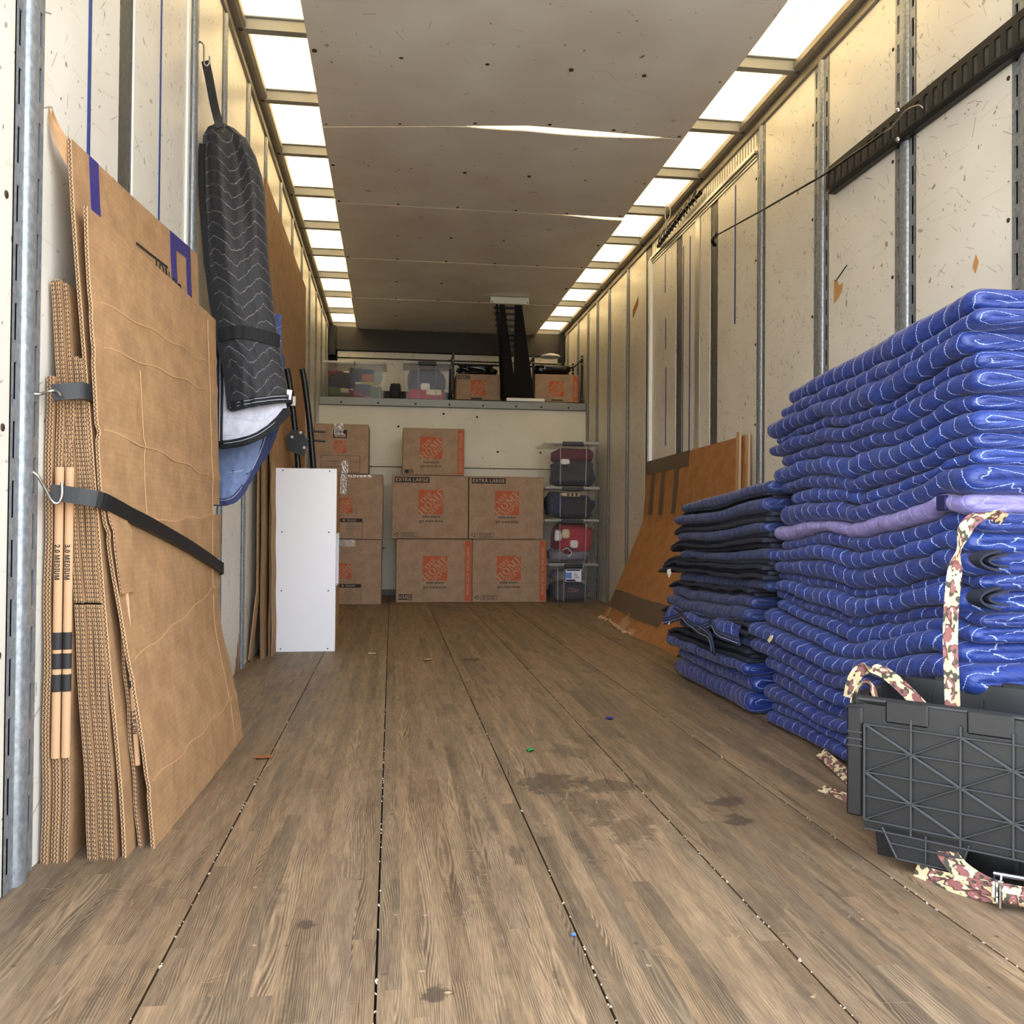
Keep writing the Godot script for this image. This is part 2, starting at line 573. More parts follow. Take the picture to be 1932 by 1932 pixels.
func camo_tex() -> Image:
	var f := FastNoiseLite.new()
	f.noise_type = FastNoiseLite.TYPE_SIMPLEX_SMOOTH; f.frequency = 0.013; f.seed = 5; f.fractal_octaves = 2
	var f2 := FastNoiseLite.new()
	f2.noise_type = FastNoiseLite.TYPE_SIMPLEX_SMOOTH; f2.frequency = 0.018; f2.seed = 11; f2.fractal_octaves = 2
	return rgb_image(128, 512, func(x: int, y: int) -> Color:
		var a := f.get_noise_2d(x * 1.3, y * 0.9); var b := f2.get_noise_2d(x * 1.2, y)
		var c := Color(0.84, 0.75, 0.57)
		if a > 0.18: c = Color(0.58, 0.36, 0.33)
		elif a > 0.02: c = Color(0.33, 0.20, 0.17)
		if b > 0.36: c = Color(0.90, 0.82, 0.66)
		elif b < -0.34: c = Color(0.27, 0.25, 0.19)
		var rib := 0.88 + 0.12 * sin(TAU * y / 4.0)
		return Color(c.r * rib, c.g * rib, c.b * rib))

# ---------------------------------------------------------------- materials
func mat(called: String, c: Color, rough := 0.7, metal := 0.0) -> StandardMaterial3D:
	var m := StandardMaterial3D.new()
	m.resource_name = called
	m.albedo_color = c
	m.roughness = rough
	m.metallic = metal
	M[called] = m
	return m

func marked(m: StandardMaterial3D, im: Image, sx: float, sy: float, ox := 0.0, oy := 0.0) -> void:     # marks laid over the colour, on the second uv layer
	m.detail_enabled = true
	m.detail_albedo = tex(im)
	m.detail_blend_mode = BaseMaterial3D.BLEND_MODE_MIX
	m.detail_uv_layer = BaseMaterial3D.DETAIL_UV_2
	m.uv2_scale = Vector3(sx, sy, 1)
	m.uv2_offset = Vector3(ox, oy, 0)

func materials() -> void:
	nz.noise_type = FastNoiseLite.TYPE_SIMPLEX_SMOOTH
	nz.frequency = 0.02
	nz.seed = 4
	rng.seed = 99
	var m: StandardMaterial3D
	# floor boards
	m = mat("floor_wood", Color.WHITE, 0.58)
	m.albedo_texture = tex(wood_tex())
	m.vertex_color_use_as_albedo = true
	m.uv1_scale = Vector3(1.0 / 0.17, 1.0 / 1.1, 1)
	marked(m, floor_marks(), 1.0 / 2.4, -1.0 / 4.8, 0.65 / 2.4, -1.0 / 4.8)
	m = mat("joint_dirt", Color(0.10, 0.085, 0.07), 0.95)
	m = mat("grit", Color(0.60, 0.55, 0.47), 0.9)
	# wall lining
	var mott := tex(two_tone(256, noise_image(256, 0.012, 31, 4), Color(0.80, 0.775, 0.72), Color(0.85, 0.83, 0.775)))
	var scuffs := wall_marks(620, 12)
	m = mat("lining", Color.WHITE, 0.36)
	m.albedo_texture = mott
	m.uv1_scale = Vector3(0.7, 0.7, 1)
	marked(m, scuffs, 1.0 / 1.3, 1.0 / 1.3)
	m = mat("bulkhead_paint", Color(0.98, 0.98, 0.96), 0.5)
	m.albedo_texture = mott
	m.uv1_scale = Vector3(0.5, 0.5, 1)
	marked(m, wall_marks(70, 44), 1.0 / 1.5, 1.0 / 1.5)
	m = mat("ceiling_paint", Color(0.92, 0.92, 0.92), 0.42)
	m.albedo_texture = tex(two_tone(256, noise_image(256, 0.008, 61, 3), Color(0.86, 0.83, 0.80), Color(0.93, 0.93, 0.90)))
	m.uv1_scale = Vector3(0.6, 0.6, 1)
	marked(m, wall_marks(120, 71), 1.0 / 1.8, 1.0 / 1.8)
	m = mat("ply_edge", Color(0.50, 0.36, 0.24), 0.85)
	m = mat("bare_wood", Color(0.70, 0.52, 0.32), 0.8)
	m = mat("cavity", Color(0.05, 0.048, 0.045), 0.9)  # near-black, so the wall slots get their shade from colour
	# metals
	var span := tex(two_tone(256, noise_image(256, 0.05, 77, 3), Color(0.60, 0.61, 0.62), Color(0.82, 0.83, 0.84)))
	m = mat("galvanised", Color(0.74, 0.75, 0.75), 0.42, 0.45)
	m.albedo_texture = span
	m.uv1_scale = Vector3(4, 4, 1)
	m = mat("galvanised_dull", Color(0.50, 0.485, 0.45), 0.50, 0.4)
	m.albedo_texture = span
	m.uv1_scale = Vector3(3, 3, 1)
	m = mat("aluminium", Color(0.78, 0.77, 0.75), 0.34, 0.8)
	m = mat("rail", Color(0.50, 0.475, 0.43), 0.5, 0.5)
	m = mat("bow", Color(0.52, 0.52, 0.51), 0.5, 0.45)
	m = mat("steel_wire", Color(0.62, 0.60, 0.57), 0.35, 0.9)
	m = mat("rust", Color(0.24, 0.17, 0.12), 0.8, 0.3)
	m = mat("chrome", Color(0.80, 0.80, 0.80), 0.18, 0.95)
	m = mat("black_steel", Color(0.055, 0.055, 0.058), 0.38, 0.3)
	m = mat("track_steel", Color(0.10, 0.095, 0.085), 0.45, 0.3)
	m = mat("white_metal", Color(0.86, 0.86, 0.84), 0.4)
	m = mat("loft_shade_brown", Color(0.17, 0.145, 0.12), 0.6)  # brown darkened to hold the shade on the loft header
	m = mat("fascia", Color(0.44, 0.44, 0.41), 0.45, 0.5)
	# roof skin: glass-fibre sheet that lets the daylight through
	m = mat("roof_fibre", Color(0.97, 0.96, 0.93), 0.6)
	var fib := two_tone(512, noise_image(512, 0.006, 55, 4), Color(0.77, 0.73, 0.65), Color(0.875, 0.866, 0.83))
	fib.convert(Image.FORMAT_RGBA8)
	rng.seed = 321
	for q in 1500:
		var p := Vector2(rng.randf(), rng.randf()) * 512.0
		var a := rng.randf() * TAU
		stroke(fib, p, p + Vector2(cos(a), sin(a)) * rng.randf_range(0.5, 4.0), 0.6, Color(0.58, 0.46, 0.34))
	m.albedo_texture = tex(fib)
	m.uv1_scale = Vector3(1.5, 1.5, 1)
	m.backlight_enabled = true
	m.backlight = Color(1.0, 0.99, 0.965)
	# cardboard
	var fibre := noise_image(512, 0.05, 8, 4)
	var broad := noise_image(512, 0.006, 18, 3)
	var kraft := func(lo: Color, hi: Color, ribs: float) -> ImageTexture:
		return tex(rgb_image(256, 256, func(x: int, y: int) -> Color:
			var t := (fibre[y * 512 + x] - 128) / 128.0 * 0.35 + (broad[y * 1024 + x * 2] - 128) / 128.0 * 0.5 + ribs * sin(TAU * y / 8.0)
			return lo.lerp(hi, clampf(0.5 + t, 0.0, 1.0))))
	var k2: ImageTexture = kraft.call(Color(0.565, 0.465, 0.375), Color(0.635, 0.53, 0.435), 0.06)
	var k1: ImageTexture = kraft.call(Color(0.575, 0.435, 0.29), Color(0.665, 0.515, 0.35), 0.10)
	var card_h := tex(rgb_image(64, 64, func(x: int, y: int) -> Color:
		var s := 0.5 + 0.5 * sin(TAU * y / 8.0)
		return Color(s, s, s)))
	for q in [["cardboard", Color(0.97, 0.97, 0.97), k1], ["cardboard_box", Color(1.0, 1.0, 1.0), k2], ["cardboard_grey", Color(0.97, 0.97, 0.97), k1], ["cardboard_brown", Color(0.97, 0.97, 0.97), k1], ["cardboard_wall", Color(0.98, 0.88, 0.74), k1]]:
		m = mat(q[0], q[1], 0.82)
		m.albedo_texture = q[2]
		m.uv1_scale = Vector3(2.6, 2.6, 1)
		m.heightmap_enabled = true
		m.heightmap_texture = card_h
		m.heightmap_scale = 0.012
	m = mat("cut_edge", Color(0.96, 0.93, 0.9), 0.9)
	m.albedo_texture = tex(flute_tex())
	m.uv1_scale = Vector3(1.0 / 0.0165, 1.0 / 0.006, 1)
	m = mat("cut_edge_grey", Color(0.96, 0.93, 0.9), 0.9)
	m.albedo_texture = M.cut_edge.albedo_texture
	m.uv1_scale = M.cut_edge.uv1_scale
	m = mat("fold_tan", Color(0.70, 0.545, 0.40), 0.8)
	m = mat("crease_pale", Color(0.72, 0.565, 0.39), 0.85)  # slightly paler strips along the creases
	m = mat("print_black", Color(0.10, 0.085, 0.085), 0.7)
	m = mat("print_orange", Color(0.68, 0.33, 0.185), 0.75)
	m = mat("print_kraft", Color(0.66, 0.55, 0.455), 0.8)
	m = mat("blue_tape", Color(0.165, 0.15, 0.43), 0.4)
	m = mat("wall_tape", Color(0.13, 0.23, 0.47), 0.5)
	m = mat("grey_tape", Color(0.36, 0.30, 0.24), 0.6)
	m = mat("torn_paper", Color(0.68, 0.55, 0.41), 0.9)
	m = mat("clear_tape", Color(0.88, 0.86, 0.84, 0.30), 0.12)
	m.transparency = BaseMaterial3D.TRANSPARENCY_ALPHA
	# cloth
	stitch_images()
	for q in [["quilt_blue", Color(0.085, 0.16, 0.405), Color(0.145, 0.25, 0.54), Color(0.78, 0.83, 0.95), 0.9, 41, 0.44], ["quilt_royal", Color(0.075, 0.14, 0.37), Color(0.13, 0.22, 0.49), Color(0.75, 0.80, 0.94), 0.85, 43, 0.40],
			["quilt_navy", Color(0.095, 0.145, 0.315), Color(0.145, 0.215, 0.42), Color(0.62, 0.67, 0.8), 0.6, 45, 0.6], ["quilt_lavender", Color(0.42, 0.39, 0.60), Color(0.53, 0.50, 0.70), Color(0.75, 0.74, 0.85), 0.55, 47, 0.6],
			["quilt_black", Color(0.085, 0.08, 0.09), Color(0.125, 0.118, 0.13), Color(0.62, 0.60, 0.58), 0.7, 49, 0.7], ["quilt_white", Color(0.70, 0.695, 0.74), Color(0.80, 0.795, 0.83), Color(0.60, 0.60, 0.65), 0.5, 51, 0.8],
			["quilt_greyblue", Color(0.33, 0.39, 0.52), Color(0.42, 0.49, 0.63), Color(0.36, 0.41, 0.54), 0.4, 53, 0.7]]:
		m = mat(q[0], Color.WHITE, q[6])
		m.albedo_texture = quilt_tex(q[1], q[2], q[3], q[4], q[5])
		m.uv1_scale = Vector3(1.0 / 0.44, 1.0 / 0.28, 1)
		m.heightmap_enabled = true
		m.heightmap_texture = T.quilt_height
		m.heightmap_scale = 0.14
		m.rim_enabled = true
		m.rim = 0.15
		m.rim_tint = 1.0
	M.quilt_black.uv1_scale = Vector3(1.0 / 0.36, 1.0 / 0.17, 1)
	m = mat("binding_dark", Color(0.10, 0.115, 0.175), 0.85)
	m = mat("binding_navy", Color(0.15, 0.175, 0.32), 0.8)
	m = mat("binding_black", Color(0.05, 0.048, 0.052), 0.85)
	m = mat("thread", Color(0.72, 0.74, 0.80), 0.8)
	m = mat("patch_navy", Color(0.03, 0.045, 0.25), 0.8)
	m = mat("care_tag", Color(0.88, 0.88, 0.86), 0.7)
	m = mat("rubber", Color(0.055, 0.055, 0.055), 0.55)
	m = mat("camo", Color(0.97, 0.97, 0.97), 0.75)
	m.albedo_texture = tex(camo_tex())
	m.uv1_scale = Vector3(1.0 / 0.060, 1.0 / 0.28, 1)
	# plastics
	m = mat("black_plastic", Color(0.068, 0.067, 0.066), 0.45)
	var worn := noise_image(256, 0.03, 91, 4)
	m.albedo_texture = tex(two_tone(256, worn, Color(0.75, 0.75, 0.75), Color(1.0, 1.0, 1.0)))
	m.uv1_scale = Vector3(4, 4, 1)
	m = mat("rib_plastic", Color(0.17, 0.17, 0.17), 0.5)
	m = mat("clear_plastic", Color(0.88, 0.89, 0.92, 0.025), 0.06)
	m.transparency = BaseMaterial3D.TRANSPARENCY_ALPHA
	m.metallic_specular = 0.13
	m = mat("lid_plastic", Color(0.83, 0.83, 0.84, 0.40), 0.22)
	m.transparency = BaseMaterial3D.TRANSPARENCY_ALPHA
	m = mat("latch_grey", Color(0.10, 0.105, 0.11), 0.5)
	m = mat("melamine", Color(0.86, 0.86, 0.87), 0.32)
	m = mat("bag_black", Color(0.045, 0.045, 0.05), 0.22)
	for q in [["cloth_red", Color(0.62, 0.10, 0.16)], ["cloth_charcoal", Color(0.16, 0.16, 0.19)], ["cloth_black", Color(0.07, 0.07, 0.08)], ["cloth_white", Color(0.86, 0.85, 0.84)], ["cloth_grey", Color(0.42, 0.42, 0.47)], ["cloth_green", Color(0.30, 0.38, 0.20)],
			["cloth_cream", Color(0.80, 0.74, 0.60)], ["cloth_orange", Color(0.55, 0.31, 0.16)], ["cloth_yellow", Color(0.62, 0.58, 0.20)], ["cloth_navy", Color(0.11, 0.13, 0.26)], ["cloth_maroon", Color(0.36, 0.08, 0.15)], ["cloth_mint", Color(0.48, 0.56, 0.50)], ["cloth_pink", Color(0.58, 0.36, 0.36)], ["cloth_rust", Color(0.48, 0.14, 0.11)]]:
		m = mat(q[0], q[1], 0.9)
	m = mat("leaf_brown", Color(0.55, 0.33, 0.16), 0.8)
	m = mat("scrap_green", Color(0.10, 0.55, 0.26), 0.6)
	m = mat("scrap_blue", Color(0.10, 0.16, 0.58), 0.5)
	m = mat("scrap_white", Color(0.85, 0.84, 0.80), 0.8)
	m = mat("label_print", Color(0.86, 0.88, 0.90), 0.5)
	m = mat("label_blue", Color(0.33, 0.50, 0.80), 0.5)

# ---------------------------------------------------------------- the truck
func wall_frame(x: float, z: float, left: bool, y := 0.0) -> Transform3D:     # local x along the wall, y up, z into the room
	return Transform3D(Basis(Vector3(0, 0, -1), Vector3.UP, Vector3.RIGHT) if left else Basis(Vector3(0, 0, 1), Vector3.UP, Vector3.LEFT), Vector3(x, y, z))

func post_mesh(kind: String, ln: float) -> ArrayMesh:
	var g := G.new()
	var id := Transform3D()
	if kind == "hat":           # two slotted flanges with a rounded rib between
		g.slotted(id.translated(Vector3(-0.043, 0, 0.002)), ln, 0.040, -0.002, 0.1016, 0.064, 0.014, 0.03, 0.003)
		g.slotted(id.translated(Vector3(0.043, 0, 0.002)), ln, 0.040, 0.002, 0.1016, 0.064, 0.014, 0.075, 0.003)
		var pr := []
		for q in 9:
			var a := PI * q / 8.0
			pr.append(Vector2(-cos(a) * 0.0235, 0.002 + pow(sin(a), 0.7) * 0.011))
		g.strip(id, pr, ln, true)
	elif kind == "slim":
		g.slotted(id.translated(Vector3(-0.032, 0, 0.002)), ln, 0.028, 0, 0.1016, 0.064, 0.010, 0.03, 0.003)
		g.slotted(id.translated(Vector3(0.032, 0, 0.002)), ln, 0.028, 0, 0.1016, 0.064, 0.010, 0.075, 0.003)
		var pr := []
		for q in 7:
			var a := PI * q / 6.0
			pr.append(Vector2(-cos(a) * 0.0185, 0.002 + pow(sin(a), 0.7) * 0.010))
		g.strip(id, pr, ln, true)
	else:                       # flat channel with slots near both edges
		g.slotted(id.translated(Vector3(-0.030, 0, -0.004)), ln, 0.060, -0.018, 0.1016, 0.066, 0.010, 0.03, 0.003)
		g.slotted(id.translated(Vector3(0.030, 0, -0.004)), ln, 0.060, 0.018, 0.1016, 0.066, 0.010, 0.075, 0.003)
	return g.mesh()

func panel(parent: Node3D, left: bool, z0: float, z1: float, y0: float, y1: float, m: Material, out := 0.0, called := "lining_panel") -> void:
	var g := G.new()
	var x := (XL + out) if left else (XR - out)
	var xo := x + (-0.012 if left else 0.012)
	g.off = Vector2(rng.randf() * 5.0, rng.randf() * 5.0)
	g.bx(Vector3(xo, y0, z0), Vector3(x, y1, z1), 0.0015)
	part(g, called, m, parent)

func screws(parent: Node3D, left: bool, z: float, ys: Array, out := 0.0) -> void:
	for y in ys:
		var g := G.new()
		var t := wall_frame((XL + out) if left else (XR - out), z, left, y)
		g.lathe(t * Transform3D(Basis(Vector3.RIGHT, PI / 2), Vector3.ZERO), [Vector2(0.007, 0), Vector2(0.0065, 0.002), Vector2(0.003, 0.003), Vector2(0.0, 0.003)], 10)
		part(g, "screw_head", M.rust, parent)

func build_floor() -> void:
	var fl := setting("floor", "worn laminated timber floor of the truck with dark stains", "floor")
	var g := G.new()
	g.bx(Vector3(XL - 0.06, -0.06, ZB - 0.1), Vector3(XR + 0.06, -0.012, ZR), 0)
	part(g, "subfloor", M.joint_dirt, fl)
	rng.seed = 1234
	var xs := [XL - 0.05, -0.322, -0.015, 0.292, 0.599, 0.906, 1.213, 1.52, XR + 0.05]
	for k in xs.size() - 1:
		var x0: float = xs[k] + 0.0018; var x1: float = xs[k + 1] - 0.0018
		g = G.new()
		var n := int(round((x1 - x0) / 0.034))
		var w := (x1 - x0) / n
		var bt := rng.randf_range(0.94, 1.05)
		for s in n:
			var z := ZR
			z += rng.randf_range(0.0, 0.9)
			while z > ZB - 0.05:
				var ln := rng.randf_range(0.45, 1.5)
				var za := minf(z, ZR); var zb := maxf(z - ln, ZB - 0.05)
				if zb < za:
					var t := bt * rng.randf_range(0.66, 1.16)
					var wm := rng.randf_range(-0.035, 0.035)
					g.col = Color(t * (1.0 + wm), t, t * (1.0 - wm * 1.4))
					var xa := x0 + s * w; var xb := xa + w
					var cu := rng.randf() * 0.17; var cv := rng.randf() * 1.1
					var b := g.v.size()
					g.quad(Vector3(xa, 0, za), Vector3(xb, 0, za), Vector3(xb, 0, zb), Vector3(xa, 0, zb), Vector2(cu, cv), Vector2(cu + w, cv), Vector2(cu + w, cv + za - zb), Vector2(cu, cv + za - zb))
					for q in 4: g.u2[b + q] = Vector2(g.v[b + q].x, g.v[b + q].z)
				z -= ln
		g.col = Color(0.42, 0.36, 0.30)
		var y := -0.014
		for e in [[x0, -1.0], [x1, 1.0]]:     # edges of the board, going down into the joint
			var a := Vector3(e[0], 0, ZR); var b2 := Vector3(e[0], 0, ZB - 0.05); var d := Vector3(0, y, 0)
			var o := Vector2(9, 9)
			if e[1] > 0: g.quad(a, a + d, b2 + d, b2, o, o, o, o)
			else: g.quad(b2, b2 + d, a + d, a, o, o, o, o)
		var aa := Vector3(x0, 0, ZR); var bb := Vector3(x1, 0, ZR); var dd := Vector3(0, y, 0)
		g.quad(aa + dd, bb + dd, bb, aa, Vector2(9, 9), Vector2(9, 9), Vector2(9, 9), Vector2(9, 9))
		part(g, "floorboard", M.floor_wood, fl)
	# grit caught in the joints
	g = G.new()
	for k in 300:
		var x: float = xs[rng.randi_range(1, 5)]
		var z := -1.1 - 3.4 * pow(rng.randf(), 1.4)
		var s := rng.randf_range(0.0012, 0.0028)
		var b := Basis(Vector3(rng.randf(), rng.randf(), 0.3).normalized(), rng.randf() * 3.0)
		g.box(Transform3D(b, Vector3(x + rng.randf_range(-0.002, 0.002), 0.0005, z)), Vector3(s, s * 0.7, s * rng.randf_range(0.8, 2.0)), 0)
	var gr := part(g, "joint_grit", M.grit, fl)
	gr.set_meta("kind", "stuff")

func build_walls() -> void:
	rng.seed = 77
	var ln := 2.56
	var hat := post_mesh("hat", ln)
	var slim := post_mesh("slim", ln)
	var flat := post_mesh("flat", ln)
	# ---- left
	var wl := setting("wall_left", "scuffed cream lined truck wall with slotted steel posts, left side", "wall")
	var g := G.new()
	g.bx(Vector3(XL - 0.09, -0.05, ZF - 0.06), Vector3(XL - 0.032, 2.72, ZR), 0)  # backing whose near-black colour makes the shade inside the slots
	part(g, "dark_backing_sheet", M.cavity, wl)
	var posts := [[-1.705, "hat"], [-2.29, "flat"], [-3.02, "hat"], [-3.545, "slim"], [-4.10, "slim"], [-4.66, "slim"], [-5.27, "slim"], [-5.88, "slim"], [-6.49, "slim"], [-7.10, "slim"], [-7.71, "slim"], [-8.30, "slim"], [-8.85, "slim"]]
	var z := ZR
	for p in posts:
		var hw: float = {"hat": 0.062, "slim": 0.045, "flat": 0.060}[p[1]]
		panel(wl, true, p[0] + hw, z, 0.0, ln, M.lining)
		var o := inst({"hat": hat, "slim": slim, "flat": flat}[p[1]], "slotted_post", M.galvanised if p[1] != "flat" else M.galvanised_dull, wl)
		o.transform = wall_frame(XL, p[0], true)
		z = p[0] - hw
	panel(wl, true, ZF, z, 0.0, ln, M.lining)
	screws(wl, true, -1.615, [0.07, 0.41, 0.79, 1.18, 1.62])
	for a in [[-2.02, 0.3, 2.5, 0.010], [-2.605, 0.4, 2.5, 0.008]]:       # lines of blue tape
		g = G.new()
		g.bx(Vector3(XL, a[1], a[0] - a[3]), Vector3(XL + 0.0012, a[2], a[0] + a[3]), 0)
		part(g, "tape_line", M.wall_tape, wl)
	g = G.new()
	g.bx(Vector3(XL, 0.0, -2.945), Vector3(XL + 0.006, ln, -2.915), 0.001)
	part(g, "edge_strip", M.white_metal, wl)
	# splintered foot of the panel beyond the leaning board
	g = G.new()
	var torn := PackedVector2Array([Vector2(0, 0.0), Vector2(0.10, 0.0), Vector2(0.10, 0.16), Vector2(0.085, 0.09), Vector2(0.07, 0.13), Vector2(0.05, 0.04), Vector2(0.035, 0.07), Vector2(0.02, 0.03)])
	g.prism(wall_frame(XL, -3.93, true), torn, 0.002)
	part(g, "torn_edge", M.ply_edge, wl)
	# ---- right
	var wr := setting("wall_right", "scuffed cream lined truck wall with slotted steel posts and chipped paint, right side", "wall")
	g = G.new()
	g.bx(Vector3(XR + 0.032, -0.05, ZF - 0.06), Vector3(XR + 0.09, 2.72, ZR), 0)  # same dark backing, shade of the slots put into its colour
	part(g, "dark_backing_sheet", M.cavity, wr)
	posts = [[-1.15, "hat"], [-1.74, "hat"], [-2.315, "hat"], [-2.925, "hat"], [-3.545, "hat"], [-4.165, "slim"]]
	z = ZR
	for p in posts:
		var hw: float = {"hat": 0.062, "slim": 0.045, "flat": 0.060}[p[1]]
		panel(wr, false, p[0] + hw, z, 0.0, ln, M.lining)
		var o := inst({"hat": hat, "slim": slim, "flat": flat}[p[1]], "slotted_post", M.galvanised, wr)
		o.transform = wall_frame(XR, p[0], false)
		z = p[0] - hw
		if p[0] < -2.0:
			screws(wr, false, p[0] - hw - 0.018, [0.35, 0.75, 1.13, 1.52, 1.93, 2.33])
	# beyond the side door
	z = -6.055
	posts = [[-6.115, "flat"], [-6.655, "slim"], [-7.25, "slim"], [-7.68, "slim"], [-8.06, "slim"], [-8.50, "slim"], [-9.02, "slim"]]
	for p in posts:
		var hw: float = {"hat": 0.062, "slim": 0.045, "flat": 0.060}[p[1]]
		if z - p[0] - hw > 0.02: panel(wr, false, p[0] + hw, z, 0.0, ln, M.lining)
		var o := inst({"hat": hat, "slim": slim, "flat": flat}[p[1]], "slotted_post", M.galvanised if p[1] != "flat" else M.galvanised_dull, wr)
		o.transform = wall_frame(XR, p[0], false)
		z = p[0] - hw
	panel(wr, false, ZF, z, 0.0, ln, M.lining)
	# gouges through the paint into the plywood
	for a in [[1.575, -3.405, [Vector2(-0.03, -0.045), Vector2(0.0, -0.035), Vector2(0.035, -0.01), Vector2(0.045, 0.02), Vector2(0.012, 0.018), Vector2(-0.005, 0.045), Vector2(-0.028, 0.05)]], [1.435, -2.545, [Vector2(-0.012, -0.005), Vector2(0.002, -0.028), Vector2(0.018, 0.004), Vector2(0.004, 0.03)]]]:
		g = G.new()
		g.prism(wall_frame(XR, a[1], false, a[0]), PackedVector2Array(a[2]), 0.0015)
		part(g, "paint_gouge", M.bare_wood, wr)
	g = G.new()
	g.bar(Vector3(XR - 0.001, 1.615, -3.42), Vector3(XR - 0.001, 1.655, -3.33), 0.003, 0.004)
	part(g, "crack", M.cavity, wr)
	g = G.new()                                                  # strip of brown tape on the far panel
	g.prism(wall_frame(XR, -6.43, false, 2.19), PackedVector2Array([Vector2(-0.09, -0.03), Vector2(0.06, 0.04), Vector2(0.06, 0.10), Vector2(-0.09, 0.03)]), 0.001)
	part(g, "tape_remnant", M.leaf_brown, wr)
	# ---- side door, flush with the lining
	var dr := setting("door_1", "flush side loading door with vented header and blue tape lines, right wall", "door")
	var z0 := -6.03; var z1 := -4.21
	for a in [[z1, -4.755], [-4.875, -5.035], [-5.125, -5.37], [-5.49, z0 + 0.02]]:
		panel(dr, false, a[1], a[0], 0.0, 2.42, M.lining, 0.0, "door_panel")
	for a in [-4.815, -5.43]:
		var o := inst(flat, "slotted_post", M.galvanised_dull, dr)
		o.transform = wall_frame(XR, a, false) * Transform3D(Basis.from_scale(Vector3(1, 2.42 / 2.56, 1)), Vector3.ZERO)
	panel(dr, false, -5.12, -5.04, 0.0, 2.42, M.aluminium, 0.004, "meeting_strip")
	g = G.new()
	g.bx(Vector3(XR - 0.022, 0.0, -6.045), Vector3(XR + 0.01, 2.45, -6.005), 0.003)
	part(g, "door_jamb", M.white_metal, dr)
	g = G.new()
	var hb := Transform3D(Basis(Vector3.UP, Vector3(0, 0, -1), Vector3.LEFT), Vector3(XR, 2.517, z1 + 0.0))
	g.slotted(hb, z1 - z0, 0.10, 0.004, 0.036, 0.010, 0.066, 0.01, 0.002)
	part(g, "vent_header", M.lining, dr)
	for a in [[2.455, 0.020, 0.014], [2.437, 0.012, 0.008], [2.424, 0.006, 0.012]]:
		g = G.new()
		g.bx(Vector3(XR - a[1], a[0] - a[2] / 2, z0), Vector3(XR + 0.01, a[0] + a[2] / 2, z1), 0.002)
		part(g, "header_moulding", M.aluminium, dr)
	for a in [[-4.50, 1.68, 2.40, 0.009], [-5.22, 0.9, 2.36, 0.009], [-5.345, 0.9, 2.34, 0.008], [-5.72, 2.15, 2.40, 0.008], [-5.70, 1.78, 1.98, 0.008], [-5.69, 1.15, 1.66, 0.008]]:
		g = G.new()
		g.bx(Vector3(XR - 0.0012, a[1], a[0] - a[3]), Vector3(XR, a[2], a[0] + a[3]), 0)
		part(g, "tape_line", M.wall_tape, dr)
	# ---- bulkhead below the loft
	var wb := setting("wall_back", "white painted bulkhead panel with scratches below the loft ledge", "wall")
	g = G.new()
	g.bx(Vector3(XL - 0.02, 0.05, ZB - 0.03), Vector3(XR + 0.02, 1.135, ZB + 0.006), 0.002)
	part(g, "lower_panel", M.bulkhead_paint, wb)
	g = G.new()
	g.bx(Vector3(XL - 0.02, 1.14, ZB - 0.03), Vector3(XR + 0.02, 1.165, ZB + 0.016), 0.004)
	part(g, "batten", M.bulkhead_paint, wb)
	g = G.new()
	g.off = Vector2(0.4, 0.3)
	g.bx(Vector3(XL - 0.02, 1.165, ZB - 0.03), Vector3(XR + 0.02, 1.675, ZB), 0.002)
	part(g, "upper_panel", M.bulkhead_paint, wb)
	g = G.new()
	g.bx(Vector3(XL, 0.0, ZB - 0.03), Vector3(XR, 0.05, ZB - 0.012), 0)
	part(g, "sill", M.galvanised_dull, wb)
	g = G.new()
	g.bx(Vector3(XL - 0.05, -0.06, ZB - 0.10), Vector3(XR + 0.05, 1.70, ZB - 0.05), 0)  # unseen sheet added to stop daylight leaking in by the batten
	part(g, "dark_backing_sheet", M.cavity, wb)
	for a in [[0.94, 1.29], [1.33, 1.29], [1.57, 1.29], [-0.28, 1.42], [0.45, 1.62], [0.75, 1.6], [0.05, 1.5]]:
		g = G.new()
		g.lathe(Transform3D(Basis(Vector3.RIGHT, PI / 2), Vector3(a[0], a[1], ZB)), [Vector2(0.010, 0), Vector2(0.009, 0.003), Vector2(0, 0.004)], 10)
		part(g, "screw_head", M.rust, wb)
	# ---- loft over the cab
	var lf := setting("trim_1", "grey steel edge and floor of the loft over the cab", "ledge")
	g = G.new()
	g.bx(Vector3(XL, 1.675, ZB - 0.02), Vector3(XR, YLOFT, ZB + 0.03), 0.004)
	part(g, "ledge_fascia", M.fascia, lf)
	g = G.new()
	g.bx(Vector3(XL, 1.69, ZF), Vector3(XR, YLOFT, ZB - 0.02), 0)
	part(g, "loft_floor", M.galvanised_dull, lf)
	for x in [-0.45, -0.13, 0.50, 1.10, 0.80, 1.33, 1.58, 0.2]:
		g = G.new()
		g.lathe(Transform3D(Basis(Vector3.RIGHT, PI / 2), Vector3(x, 1.70, ZB + 0.03)), [Vector2(0.009, 0), Vector2(0.008, 0.003), Vector2(0, 0.004)], 10)
		part(g, "screw_head", M.cavity, lf)
	var wf := setting("wall_front", "front wall of the loft with shade-darkened header board and cream slats", "wall")
	g = G.new(); g.bx(Vector3(XL - 0.05, 1.6, ZF - 0.06), Vector3(XR + 0.05, 2.72, ZF - 0.03), 0); part(g, "dark_backing_sheet", M.cavity, wf)
	g = G.new(); g.bx(Vector3(XL + 0.08, 2.36, ZF - 0.02), Vector3(XR - 0.02, YC + 0.02, ZF + 0.06), 0.003); part(g, "header_board", M.loft_shade_brown, wf)  # shade on this board is in its dark colour
